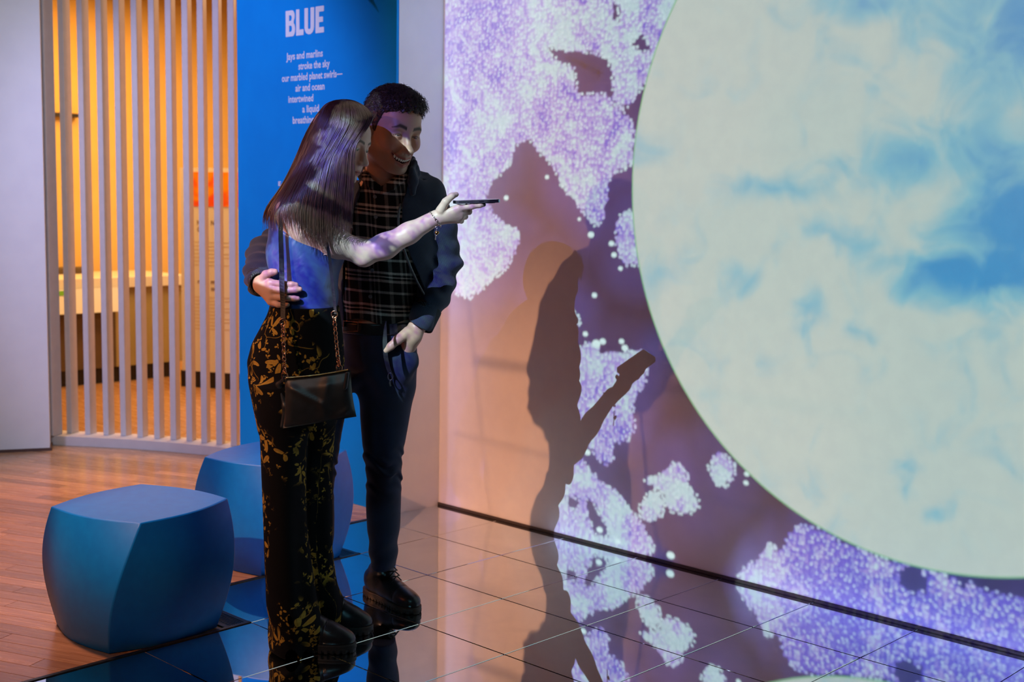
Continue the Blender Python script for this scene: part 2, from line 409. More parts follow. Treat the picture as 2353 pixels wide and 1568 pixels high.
def picture_nodes(T, b):
    p = obj_coords(T)
    n = T.noise(p, 7.0, 2.0, 0.5, '3D', 0.6)[0]
    v = T.voro(p, 9.0, 1.0, '3D')
    c = T.mix(T.ramp(n, 0.35, 0.6), (0.95, 0.10, 0.01), (1.0, 0.36, 0.0))
    c = T.mix(T.ramp(v['Distance'], 0.12, 0.05), c, (0.10, 0.03, 0.0))
    T.put(b.inputs['Base Color'], c)


M_PICT = mat('orange_picture', (0.9, 0.3, 0.02), 0.5, build=picture_nodes)


# ------------------------------------------------------------------ mesh helpers
def link(o, parent=None):
    COL.objects.link(o)
    if parent is not None:
        o.parent = parent
    return o


def mesh_obj(name, verts, faces, m, parent=None, smooth=False, mats=None, fmat=None):
    me = bpy.data.meshes.new(name)
    me.from_pydata([tuple(map(float, v)) for v in verts], [], [tuple(map(int, f)) for f in faces])
    if mats:
        for k in mats:
            me.materials.append(k)
        if fmat is not None:
            me.polygons.foreach_set('material_index', np.asarray(fmat, dtype=np.int32))
    elif m is not None:
        me.materials.append(m)
    if smooth:
        me.polygons.foreach_set('use_smooth', np.ones(len(me.polygons), dtype=bool))
    me.update()
    return link(bpy.data.objects.new(name, me), parent)


def bm_obj(name, bm, m, parent=None, smooth=False):
    me = bpy.data.meshes.new(name)
    bm.normal_update()
    bm.to_mesh(me); bm.free()
    if m is not None:
        me.materials.append(m)
    if smooth:
        me.polygons.foreach_set('use_smooth', np.ones(len(me.polygons), dtype=bool))
    return link(bpy.data.objects.new(name, me), parent)


def add_box(bm, x0, x1, y0, y1, z0, z1, bev=0.0):
    vs = [bm.verts.new((x, y, z)) for z in (z0, z1) for y in (y0, y1) for x in (x0, x1)]
    fs = [(0, 2, 3, 1), (4, 5, 7, 6), (0, 1, 5, 4), (2, 6, 7, 3), (0, 4, 6, 2), (1, 3, 7, 5)]
    F = [bm.faces.new([vs[i] for i in f]) for f in fs]
    if bev:
        es = list({e for f in F for e in f.edges})
        bmesh.ops.bevel(bm, geom=es, offset=bev, segments=1, affect='EDGES')


def box(name, x0, x1, y0, y1, z0, z1, m, parent=None, bev=0.0):
    bm = bmesh.new()
    add_box(bm, x0, x1, y0, y1, z0, z1, bev)
    return bm_obj(name, bm, m, parent)


def prism(name, poly, z0, z1, m, parent=None):
    n = len(poly)
    V = [(x, y, z0) for x, y in poly] + [(x, y, z1) for x, y in poly]
    Fs = [tuple(range(n - 1, -1, -1)), tuple(range(n, 2 * n))] + [(i, (i + 1) % n, n + (i + 1) % n, n + i) for i in range(n)]
    return mesh_obj(name, V, Fs, m, parent)


def tag(o, label=None, cat=None, group=None, kind=None):
    if label: o['label'] = label
    if cat: o['category'] = cat
    if group: o['group'] = group
    if kind: o['kind'] = kind
    return o


def struct(o, label):
    return tag(o, label, None, None, 'structure')


def empty(name, loc=(0, 0, 0), rz=0.0, parent=None):
    o = bpy.data.objects.new(name, None)
    o.location = loc; o.rotation_euler = (0, 0, rz); o.empty_display_size = 0.1
    return link(o, parent)


# ------------------------------------------------------------------ floors
PT = 0.398                                                     # tile pitch
def tiled(i, j):
    return i >= (0 if j < 2 else 1 if j < 4 else 2 if j < 6 else 3)


ft = struct(mesh_obj('floor_tile', *(lambda R: ([(x, y, z) for z in (-0.09, -0.012) for x, y in R], [(3, 2, 1, 0), (4, 5, 6, 7)] + [(i, (i + 1) % 4, 4 + (i + 1) % 4, 4 + i) for i in range(4)]))([(-0.005, 0.0), (-0.005, -4.4), (5.2, -4.4), (5.2, 0.0)]), M_TILESIDE), 'floor of dark mirror tiles before the projection wall')
tm = bmesh.new(); add_box(tm, 0.0016, PT - 0.0016, 0.0016, PT - 0.0016, -0.011, 0.0, 0.0012)
tile_me = bpy.data.meshes.new('tile'); tm.to_mesh(tile_me); tm.free(); tile_me.materials.append(M_TILE)
for j in range(11):
    for i in range(13):
        if tiled(i, j):
            t = bpy.data.objects.new('tile', tile_me); link(t, ft)
            t.location = (i * PT, -(j + 1) * PT, 0)

fw_ = struct(box('floor_wood', -7.0, 2.6, -5.2, 5.5, -0.2, -0.0915, M_WOOD), 'warm brown floor of narrow wood strips')
PA = math.radians(22.4)
E1 = (math.cos(PA), math.sin(PA)); E2 = (-math.sin(PA), math.cos(PA))
PWID = 0.068
plank_meshes = {}
def plank_mesh(L):
    k = round(L, 1)
    if k not in plank_meshes:
        b_ = bmesh.new(); add_box(b_, 0.0006, k - 0.0006, 0.0006, PWID - 0.0006, -0.015, 0.0, 0.0008)
        me = bpy.data.meshes.new('plank'); b_.to_mesh(me); b_.free(); me.materials.append(M_WOOD)
        plank_meshes[k] = me
    return plank_meshes[k], k
nplank = 0
far_V, far_F = [], []
for r_ in range(-64, 70):
    s = -5.0 + random.random()
    while s < 3.2:
        L = random.choice((0.6, 0.8, 1.0, 1.2))
        me, k = plank_mesh(L)
        ox, oy = s * E1[0] + r_ * PWID * E2[0], s * E1[1] + r_ * PWID * E2[1]
        cx, cy = ox + 0.5 * k * E1[0], oy + 0.5 * k * E1[1]
        s += k
        ends = [(ox, oy), (cx, cy), (ox + k * E1[0], oy + k * E1[1])]
        def under(x, y):
            return x > 0 and -4.3 < y < 0 and tiled(int(x // PT), int(-y // PT))
        if all(under(*e) for e in ends) or cx > 1.3 or cy > 3.0 or cx < -5.6 or cy < -4.6:
            continue
        # seen from where the photograph was taken: the strip between the left wall and the tiles
        near = cy < -0.1 + 0.55 * (cx + 1.7) and cy > -2.75 and cx > -3.1 - 0.2 * cy and cx < 1.1 and not (cx < -2.3 and cy < -1.35)
        if near and nplank < 300:
            p_ = bpy.data.objects.new('plank', me); link(p_, fw_)
            p_.location = (ox, oy, -0.003); p_.rotation_euler = (0, 0, PA)
            nplank += 1
        else:
            b0 = len(far_V)
            for z in (-0.015, -0.003):
                for a, b in ((0.0006, 0.0006), (k - 0.0006, 0.0006), (k - 0.0006, PWID - 0.0006), (0.0006, PWID - 0.0006)):
                    far_V.append((ox + a * E1[0] + b * E2[0], oy + a * E1[1] + b * E2[1], z))
            far_F += [(b0 + 4, b0 + 5, b0 + 6, b0 + 7)] + [(b0 + q, b0 + (q + 1) % 4, b0 + 4 + (q + 1) % 4, b0 + 4 + q) for q in range(4)]
fp = mesh_obj('far_planks', far_V, far_F, M_WOOD, fw_)
fp['kind'] = 'stuff'

# black trims along the stepped edge of the tiles, slotted vents in the notches
TR = [(2 * PT, -6 * PT, -4 * PT), (1 * PT, -4 * PT, -2 * PT), (0.0, -2 * PT, -0.28)]
for n_, (x, y0, y1) in enumerate(TR):
    struct(box('trim_%d' % (n_ + 1), x - 0.014, x + 0.001, y0, y1, -0.012, 0.003, M_BLACK), 'black edge strip between wood and tiles ' + ('along the front stool', 'along the rear stool', 'near the foot of the blue panel')[n_])
for n_, (ix, jy, lab) in enumerate(((1, 4, 'slotted black floor vent beside the front blue stool'), (0, 2, 'slotted black floor vent beside the rear blue stool'), (2, 6, 'slotted black floor vent at the lower frame edge by the tiles'))):
    v = tag(empty('floor_vent', (ix * PT, -jy * PT - 0.094, 0.0)), lab, 'vent', 'slotted floor vents')
    fr_ = bmesh.new()
    add_box(fr_, -0.02, PT - 0.016, 0.0, 0.016, -0.012, 0.002); add_box(fr_, -0.02, PT - 0.016, 0.076, 0.092, -0.012, 0.002)
    add_box(fr_, -0.02, PT - 0.016, 0.016, 0.076, -0.012, -0.009)
    bm_obj('vent_frame', fr_, M_VENT, v)
    sb = bmesh.new(); add_box(sb, -0.02, PT - 0.016, 0.0, 0.0042, -0.009, 0.0012)
    sm_ = bpy.data.meshes.new('slat'); sb.to_mesh(sm_); sb.free(); sm_.materials.append(M_VENT)
    for k in range(7):
        s_ = bpy.data.objects.new('slat', sm_); link(s_, v); s_.location = (0, 0.0195 + 0.0082 * k, 0)

# ------------------------------------------------------------------ walls
WH = 3.3
struct(box('wall_projection', 0.0, 5.2, 0.0, 0.12, -0.02, WH, M_WALL), 'white wall that carries the projected picture')
bb = bmesh.new()
add_box(bb, 0.0, 5.2, -0.009, 0.0, 0.0, 0.013, 0.003)
struct(bm_obj('baseboard_projection', bb, mat('brown_baseboard', (0.05, 0.035, 0.03), 0.5)), 'low dark brown strip at the foot of the projection wall')  # real dark rail; its brown also stands in for the wall's unlit foot
struct(box('wall_return', -0.14, 0.0, -0.262, 0.10, -0.02, WH, M_WHITE), 'narrow white return wall between blue panel and projection wall')
pw = struct(box('wall_panel', -1.212, -0.001, -0.276, -0.2625, -0.0025, WH, M_BLUEP), 'blue panel wall with a white poem')
struct(box('wall_panel_core', -1.205, -0.141, -0.262, 0.10, -0.0025, WH, M_WHITE), 'white core of the panel wall')
ux, uy = 0.466, 0.885
a = (-2.379, -0.733)
wl_ = [(a[0], a[1]), (a[0] - 2.4 * ux, a[1] - 2.4 * uy), (a[0] - 2.4 * ux - 0.16 * uy, a[1] - 2.4 * uy + 0.16 * ux), (a[0] - 0.16 * uy, a[1] + 0.16 * ux)]
struct(prism('wall_left', wl_, 0.014, WH, M_WHITE), 'plain white wall beside the slat screen')
struct(prism('baseboard_left', [(x + 0.004, y + 0.01) for x, y in wl_], -0.0025, 0.0135, mat('shadow_gap', (0.10, 0.05, 0.04), 0.7)), 'recessed dark gap under the white wall')
struct(box('wall_amber', -5.5, -5.4, -1.6, 4.2, -0.0025, WH, M_AMBER), 'amber wall of the room behind the slats')
struct(box('wall_amber_side', -5.4, -0.15, 3.4, 3.5, -0.0025, WH, M_AMBER), 'amber side wall of the room behind the slats')
struct(box('ceiling', -7.0, 5.2, -5.2, 4.2, 3.9, 4.0, mat('dark_ceiling', (0.02, 0.02, 0.025), 0.9)), 'dark ceiling')


# lettering on the blue panel: flat print
def as_mesh(o):
    """a curve or text object replaced by a plain mesh of the same name and place"""
    bpy.context.view_layer.update()
    me = bpy.data.meshes.new_from_object(o.evaluated_get(bpy.context.evaluated_depsgraph_get()))
    n = bpy.data.objects.new('lettering', me)
    n.location, n.rotation_euler, n.scale, par = o.location.copy(), o.rotation_euler.copy(), o.scale.copy(), o.parent
    bpy.data.objects.remove(o)
    return link(n, par)


def text(body, x0, x1, zb, cap, parent, m, y=-0.2765, off=0.012, name='lettering_source', rot=(PI / 2, 0, 0)):
    c = bpy.data.curves.new(name, 'FONT')
    c.body = body; c.size = 1.0; c.offset = off; c.extrude = 0.0; c.fill_mode = 'FRONT'; c.resolution_u = 3
    o = bpy.data.objects.new(name, c); link(o, parent)
    c.materials.append(m)
    bpy.context.view_layer.update()
    w = max(v[0] for v in o.bound_box) - min(v[0] for v in o.bound_box)
    xm = min(v[0] for v in o.bound_box)
    sx = (x1 - x0) / w; sz = cap / 0.73
    o.scale = (sx, sz, 1.0); o.rotation_euler = rot
    o.location = (x0 - xm * sx, y, zb)
    return as_mesh(o)


for body, x0, x1, zb in (('Jays and marlins', -0.801, -0.519, 2.069), ('stroke the sky', -0.705, -0.467, 2.019), ('our marbled planet swirls\u2014', -0.837, -0.374, 1.969), ('air and ocean', -0.729, -0.506, 1.918), ('intertwined', -0.785, -0.591, 1.868), ('a liquid', -0.675, -0.548, 1.818), ('breathing', -0.751, -0.587, 1.768)):
    text(body, x0, x1, zb, 0.034, pw, M_LETTER, off=0.022)


def letter(name, loops, x0, z0, w, h):
    c = bpy.data.curves.new(name, 'CURVE'); c.dimensions = '2D'; c.fill_mode = 'BOTH'; c.extrude = 0.0004; c.resolution_u = 2
    for L_ in loops:
        s = c.splines.new('POLY'); s.points.add(len(L_) - 1); s.use_cyclic_u = True
        for p_, (x, y) in zip(s.points, L_):
            p_.co = (x * w, y * h, 0, 1)
    c.materials.append(M_LETTER)
    o = bpy.data.objects.new(name, c); link(o, pw)
    o.rotation_euler = (PI / 2, 0, 0); o.location = (x0, -0.2768, z0)
    return as_mesh(o)


def arc(cx, cy, rx, ry, a0, a1, n=7):
    return [(cx + rx * math.cos(math.radians(a0 + (a1 - a0) * i / n)), cy + ry * math.sin(math.radians(a0 + (a1 - a0) * i / n))) for i in range(n + 1)]


LB = [[(0, 0.02), (0.03, 0)] + arc(0.70, 0.27, 0.30, 0.27, -90, 60) + arc(0.66, 0.77, 0.30, 0.23, -50, 90) + [(0.03, 1), (0, 0.98)],
      [(0.36, 0.18), (0.36, 0.42)] + arc(0.52, 0.30, 0.14, 0.12, 90, -90), [(0.36, 0.60), (0.36, 0.82)] + arc(0.50, 0.71, 0.14, 0.11, 90, -90)]
LL = [[(0, 0.02), (0.03, 0), (0.97, 0), (1, 0.02), (1, 0.2), (0.97, 0.22), (0.45, 0.22), (0.45, 0.98), (0.42, 1), (0.03, 1), (0, 0.98)]]
LU = [[(0, 0.98), (0, 0.28)] + arc(0.5, 0.26, 0.5, 0.27, 180, 360) + [(1, 0.98), (0.97, 1), (0.66, 1), (0.63, 0.98), (0.63, 0.27)] + arc(0.5, 0.26, 0.13, 0.07, 0, -180) + [(0.37, 0.98), (0.34, 1), (0.03, 1)]]
LE = [[(0, 0.02), (0.03, 0), (0.97, 0), (1, 0.02), (1, 0.19), (0.97, 0.21), (0.42, 0.21), (0.42, 0.40), (0.86, 0.40), (0.89, 0.42), (0.89, 0.58), (0.86, 0.60), (0.42, 0.60), (0.42, 0.79), (0.97, 0.79), (1, 0.81), (1, 0.98), (0.97, 1), (0.03, 1), (0, 0.98)]]
for loops, x0, w in ((LB, -0.804, 0.075), (LL, -0.722, 0.058), (LU, -0.657, 0.074), (LE, -0.573, 0.064)):
    letter('lettering_source', loops, x0, 2.177, w, 0.121)
letter('lettering_source', LE, -0.868, 1.472, 0.022, 0.022)

# ------------------------------------------------------------------ slat screen
SL = [(153, -2.546, -0.549), (195, -2.454, -0.485), (237, -2.362, -0.421), (277, -2.275, -0.362), (316, -2.177, -0.312), (354, -2.081, -0.262), (391, -1.987, -0.215), (428, -1.896, -0.169), (462, -1.798, -0.136), (497, -1.701, -0.102), (530, -1.607, -0.07), (562, -1.51, -0.042)]
scr_ = tag(empty('slat_screen', (-2.1, -0.3, 0)), 'curved screen of upright pale slats before the amber room', 'screen')
def curve_rail(name, off0, off1, z0, z1):
    pts = [(-2.66, -0.735), (-2.526, -0.651), (-2.32, -0.505), (-2.134, -0.379), (-1.92, -0.262), (-1.694, -0.159), (-1.45, -0.07), (-1.2, 0.0)]
    V, Fs = [], []
    n = len(pts)
    for i, (x, y) in enumerate(pts):
        p0, p1 = pts[max(i - 1, 0)], pts[min(i + 1, n - 1)]
        dx, dy = p1[0] - p0[0], p1[1] - p0[1]; l = math.hypot(dx, dy); nx, ny = -dy / l, dx / l
        for o_, z in ((off0, z0), (off1, z0), (off1, z1), (off0, z1)):
            V.append((x + nx * o_ + 2.1, y + ny * o_ + 0.3, z))
    for i in range(n - 1):
        for q in range(4):
            Fs.append((4 * i + q, 4 * i + (q + 1) % 4, 4 * i + 4 + (q + 1) % 4, 4 * i + 4 + q))
    Fs += [(3, 2, 1, 0), (4 * n - 4, 4 * n - 3, 4 * n - 2, 4 * n - 1)]
    return mesh_obj(name, V, Fs, M_SLAT, scr_)
curve_rail('base_rail', 0.0, 0.17, -0.002, 0.05)
curve_rail('top_rail', 0.0, 0.17, 3.0, 3.1)
SW, SD = 0.034, 0.066
sb = bmesh.new(); add_box(sb, 0, SW, 0, SD, 0.05, 3.0, 0.002)
slat_me = bpy.data.meshes.new('slat'); sb.to_mesh(slat_me); sb.free(); slat_me.materials.append(M_SLAT)
for i, (px, x, y) in enumerate(SL):
    al = math.radians(38 - 27 * i / 11.0)
    vx, vy = CAM[0] - x, CAM[1] - y
    va = math.atan2(vy, vx)                                      # towards the viewer
    fa = va - al                                                 # direction the front face looks
    s_ = bpy.data.objects.new('slat', slat_me); link(s_, scr_)
    s_.location = (x + 2.1, y + 0.3, 0); s_.rotation_euler = (0, 0, fa + PI / 2)
jx, jy = -2.53, -0.665
jp = box('jamb', -0.05, 0.03, 0.0, 0.09, 0.05, 3.0, M_SLAT, scr_, 0.002)
jp.location = (jx + 2.1, jy + 0.3, 0); jp.rotation_euler = (0, 0, math.radians(30))

# ------------------------------------------------------------------ the amber room
dc = tag(empty('display_counter', (-4.5, 0.9, 0)), 'brown display counter behind the slats with cream top', 'counter')
def lbox(name, par, cx, cy, x0, x1, y0, y1, z0, z1, m, bev=0.0):
    return box(name, x0 - cx, x1 - cx, y0 - cy, y1 - cy, z0, z1, m, par, bev)
lbox('plinth', dc, -4.5, 0.9, -5.05, -4.55, -0.4, 1.40, -0.0025, 0.12, M_BLACK)
lbox('dark_body', dc, -4.5, 0.9, -5.1, -4.5, -0.45, 0.845, 0.12, 0.70, M_DARKBOX)
lbox('side_body', dc, -4.5, 0.9, -5.1, -4.5, 0.845, 1.42, 0.12, 0.72, M_OLIVE)
lbox('top', dc, -4.5, 0.9, -5.2, -4.46, -0.5, 1.45, 0.72, 0.80, M_CREAM, 0.004)
sg = tag(empty('info_sign', (-4.43, 0.5, 0.6)), 'white sign board with a green patch on the counter front', 'sign')
sp_ = box('board', 0.012, 0.024, -0.6, 0.36, -0.055, 0.125, M_SIGN, sg); sp_.rotation_euler = (0, math.radians(-8), 0)
gp = box('green_patch', 0.0245, 0.0265, -0.24, -0.10, 0.08, 0.115, M_GREEN, sg); gp.rotation_euler = (0, math.radians(-8), 0)
tag(box('wall_rail', -5.4, -5.33, -0.6, 1.02, 2.02, 2.05, M_BLACK, bev=0.002), 'thin black rail high on the amber wall', 'rail')
br = bmesh.new(); add_box(br, -5.1, -4.98, -0.3, 0.9, 0.80, 0.85, 0.01)
tag(bm_obj('low_trough', br, M_DARKBOX), 'low dark trough standing on the cream counter top', 'trough')
ep = tag(empty('exhibit_panel', (-4.01, 1.11, 0), math.atan2(0.441, 0.898)), 'tall cream exhibit board with orange picture and brown text', 'panel')
box('board', 0, 0.9, 0, 0.05, 0.12, 1.62, M_CREAM, ep)
box('foot', -0.02, 0.92, 0.01, 0.06, -0.0025, 0.12, M_BLACK, ep)
pc = box('picture', 0.05, 0.86, -0.003, 0, 1.34, 1.59, M_PICT, ep)


def panel_text(body, x0, x1, zb, cap):
    return text(body, x0, x1, zb, cap, ep, M_TEXTBROWN, y=-0.0015, off=0.03)
panel_text('NA', 0.14, 0.19, 1.205, 0.035); panel_text('NS', 0.255, 0.305, 1.205, 0.035); panel_text('OI', 0.14, 0.19, 1.155, 0.035)
panel_text('nic', 0.14, 0.20, 0.775, 0.033); panel_text('mc', 0.25, 0.31, 0.775, 0.033); panel_text('our', 0.25, 0.31, 0.725, 0.033)
M_TXT2 = mat('faint_text', (0.66, 0.55, 0.36), 0.7)
for k in range(7):
    box('text_line', 0.1, 0.46 - 0.05 * (k % 3), -0.001, 0, 1.075 - 0.028 * k, 1.083 - 0.028 * k, M_TXT2, ep)
for k in range(10):
    box('text_line', 0.1, 0.46 - 0.05 * (k % 3), -0.001, 0, 0.67 - 0.026 * k, 0.678 - 0.026 * k, M_TXT2, ep)

# ------------------------------------------------------------------ stools
def make_stool(name, loc, rz, label):
    H, rings, seg = 0.42, 22, 12
    V, Fs = [], []
    for i in range(rings + 1):
        t = i / rings
        ang = math.radians(-47.5 + 17.5 * t ** 1.8)
        R_ = (0.268 + 0.010 * t) * (1 + 0.19 * math.sin(PI * min(1, 0.08 + 0.84 * t)) - 0.05)
        ccx, ccy = 0.02 * t, 0.012 * t
        cor = [(ccx + R_ * math.cos(ang + k * PI / 2), ccy + R_ * math.sin(ang + k * PI / 2)) for k in range(4)]
        for k in range(4):
            p, q = cor[k], cor[(k + 1) % 4]
            mx_, my_ = (p[0] + q[0]) / 2 - ccx, (p[1] + q[1]) / 2 - ccy
            ml = math.hypot(mx_, my_)
            for s in range(seg):
                f = s / seg
                b_ = 0.034 * math.sin(PI * f)
                V.append((p[0] + (q[0] - p[0]) * f + mx_ / ml * b_, p[1] + (q[1] - p[1]) * f + my_ / ml * b_, 0.002 + (H - 0.002) * t))
    n = 4 * seg
    for i in range(rings):
        for k in range(n):
            Fs.append((i * n + k, i * n + (k + 1) % n, (i + 1) * n + (k + 1) % n, (i + 1) * n + k))
    top0 = rings * n
    prev = list(range(top0, top0 + n))
    for j in range(1, 7):
        f = 1 - j / 7.0
        cur = []
        for k in range(n):
            x, y, z = V[top0 + k]
            cur.append(len(V)); V.append((0.02 + (x - 0.02) * f, 0.012 + (y - 0.012) * f, H + 0.006 * (1 - f * f)))
        for k in range(n):
            Fs.append((prev[k], prev[(k + 1) % n], cur[(k + 1) % n], cur[k]))
        prev = cur
    Fs.append(tuple(prev))
    Fs.append(tuple(range(n - 1, -1, -1)))
    o = mesh_obj(name, V, Fs, M_STOOL, smooth=True)
    me = o.data
    # keep the four edges and the rims crisp
    bm = bmesh.new(); bm.from_mesh(me)
    for e in bm.edges:
        if len(e.link_faces) == 2 and e.calc_face_angle(0) > math.radians(38):
            e.smooth = False
    be = [e for e in bm.edges if not e.smooth and e.verts[0].co.z > 0.01]
    bmesh.ops.bevel(bm, geom=be, offset=0.004, segments=2, affect='EDGES', profile=0.6)
    bm.to_mesh(me); bm.free()
    me.polygons.foreach_set('use_smooth', np.ones(len(me.polygons), dtype=bool))
    md = o.modifiers.new('weighted', 'WEIGHTED_NORMAL'); md.keep_sharp = True
    o.location = loc; o.rotation_euler = (0, 0, rz)
    return tag(o, label, 'stool', 'blue twisted stools')


make_stool('twist_stool', (0.557, -1.880, -0.003), 0.0, 'blue twisted cube stool standing in front, nearest the tiles edge')
make_stool('twist_stool', (0.185, -1.075, -0.003), math.radians(4), 'blue twisted cube stool farther back behind the legs of the couple')

# a fin of a hanging sculpture dips into the picture above the panel
fin = [(0, 0.30), (0.035, 0.0), (0.05, 0.30)]
Vf = [(x * 1.0, 0, z) for x, z in ((-0.05, 0.34), (-0.02, 0.12), (0.012, 0.0), (0.01, 0.12), (0.03, 0.34))]
Vf2 = [(x, 0.012, z) for x, y, z in Vf]
hf = mesh_obj('hanging_fin', Vf + Vf2, [(0, 1, 2, 3, 4), (9, 8, 7, 6, 5)] + [(i, 5 + i, 5 + (i + 1) % 5, (i + 1) % 5) for i in range(5)], mat('dark_fin', (0.03, 0.04, 0.06), 0.5))
hf.location = (-0.15, -0.42, 2.29); hf.rotation_euler = (0, math.radians(-35), 0)
tag(hf, 'dark pointed fin of a hanging sculpture above the blue panel', 'sculpture')


# ------------------------------------------------------------------ organic shapes: distance fields meshed as smooth surfaces
# people are laid out on a stage: u to the right of the viewer, v away from the viewer, z up (metres, from the point under the camera)
YAW = -0.764665408
SU = np.array([math.cos(YAW), -math.sin(YAW), 0.0])
SV = np.array([math.sin(YAW), math.cos(YAW), 0.0])
SO = np.array([CAM[0], CAM[1], 0.0])


def S(px, py, v):
    """the stage point on the sight line through a photograph point, v metres away"""
    d = CF * FPX + CR * (px - IW / 2) - CU * (py - IH / 2)
    t = v / float(d @ SV)
    return np.array([float(d @ SU) * t, v, CAM[2] + d[2] * t])


def to_world(P):
    P = np.asarray(P, dtype=np.float64)
    return SO + P[..., 0:1] * SU + P[..., 1:2] * SV + P[..., 2:3] * np.array([0, 0, 1.0])


def norm(a):
    a = np.asarray(a, float); return a / (np.linalg.norm(a) + 1e-12)


class Shape:
    """a chain of smooth unions and cuts"""
    def __init__(self):
        self.items = []
    def add(self, fn, lo, hi, k=0.01, op='u'):
        self.items.append((fn, np.asarray(lo, float), np.asarray(hi, float), k, op))
        return self
    def cone(self, a, b, r1, r2=None, k=0.01, op='u', sq=None):
        a = np.asarray(a, float); b = np.asarray(b, float); r2 = r1 if r2 is None else r2
        ba = b - a; L2 = float(ba @ ba) + 1e-12
        def fn(p):
            pa = p - a
            h = np.clip((pa @ ba) / L2, 0, 1)
            q = pa - h[:, None] * ba
            return np.sqrt((q * q).sum(1)) - (r1 + (r2 - r1) * h)
        R = max(r1, r2)
        return self.add(fn, np.minimum(a, b) - R, np.maximum(a, b) + R, k, op)
    def chain(self, pts, rs, k=0.01, op='u'):
        for i in range(len(pts) - 1):
            self.cone(pts[i], pts[i + 1], rs[i], rs[i + 1], k, op)
        return self
    def ell(self, c, r, R=None, k=0.01, op='u'):
        c = np.asarray(c, float); r = np.asarray(r, float)
        def fn(p):
            q = p - c
            if R is not None:
                q = q @ R
            k0 = np.sqrt(((q / r) ** 2).sum(1)); k1 = np.sqrt(((q / (r * r)) ** 2).sum(1)) + 1e-9
            return k0 * (k0 - 1.0) / k1
        m = r.max()
        return self.add(fn, c - m, c + m, k, op)
    def zloft(self, rows, k=0.01, op='u', ex=2.0, z0=None, z1=None):
        """rows: (z, cu, cv, a, b) from bottom to top"""
        rows = np.array(sorted(rows), float)
        zs = rows[:, 0]
        lo_z = zs[0] if z0 is None else z0; hi_z = zs[-1] if z1 is None else z1
        zz = np.linspace(zs[0], zs[-1], 160)
        # smooth the table a little so that the outline has no corners
        tab = []
        for j in range(1, 5):
            y = np.interp(zz, zs, rows[:, j]); kz = np.ones(9) / 9.0
            tab.append(np.convolve(np.pad(y, 4, mode='edge'), kz, mode='valid'))
        def fn(p):
            z = p[:, 2]
            cu, cv, a, b = (np.interp(z, zz, t) for t in tab)
            du = np.abs(p[:, 0] - cu) / a; dv = np.abs(p[:, 1] - cv) / b
            q = (du ** ex + dv ** ex) ** (1.0 / ex)
            d = (q - 1.0) * np.minimum(a, b)
            return np.maximum(d, np.maximum(lo_z - z, z - hi_z))
        lo = ((rows[:, 1] - rows[:, 3]).min(), (rows[:, 2] - rows[:, 4]).min(), lo_z)
        hi = ((rows[:, 1] + rows[:, 3]).max(), (rows[:, 2] + rows[:, 4]).max(), hi_z)
        return self.add(fn, lo, hi, k, op)
    def cut(self, fn, k=0.004):                                  # keep only where fn < 0
        return self.add(fn, (-99,) * 3, (99,) * 3, k, 'i')
    def disp(self, fn):
        return self.add(fn, (-99,) * 3, (99,) * 3, 0, 'd')
    def bounds(self):
        us = [i for i in self.items if i[4] == 'u']
        return np.min([i[1] for i in us], axis=0), np.max([i[2] for i in us], axis=0)
    def __call__(self, p, lo=None, hi=None, margin=0.0):
        d = None
        for fn, a, b, k, op in self.items:
            if lo is not None and op in 'us' and (np.any(a - margin - k > hi) or np.any(b + margin + k < lo)):
                continue
            if op == 'd':
                if d is not None:
                    d = d + fn(p)
                continue
            e = fn(p)
            if op == 'u':
                if d is None:
                    d = e
                else:
                    h = np.clip(0.5 + 0.5 * (e - d) / k, 0, 1); d = e * (1 - h) + d * h - k * h * (1 - h)
            else:
                if op == 's':
                    e = -e
                if d is None:
                    d = np.full(len(p), 1.0)
                h = np.clip(0.5 - 0.5 * (e - d) / k, 0, 1); d = e * (1 - h) + d * h + k * h * (1 - h)
        return np.full(len(p), 1.0) if d is None else d


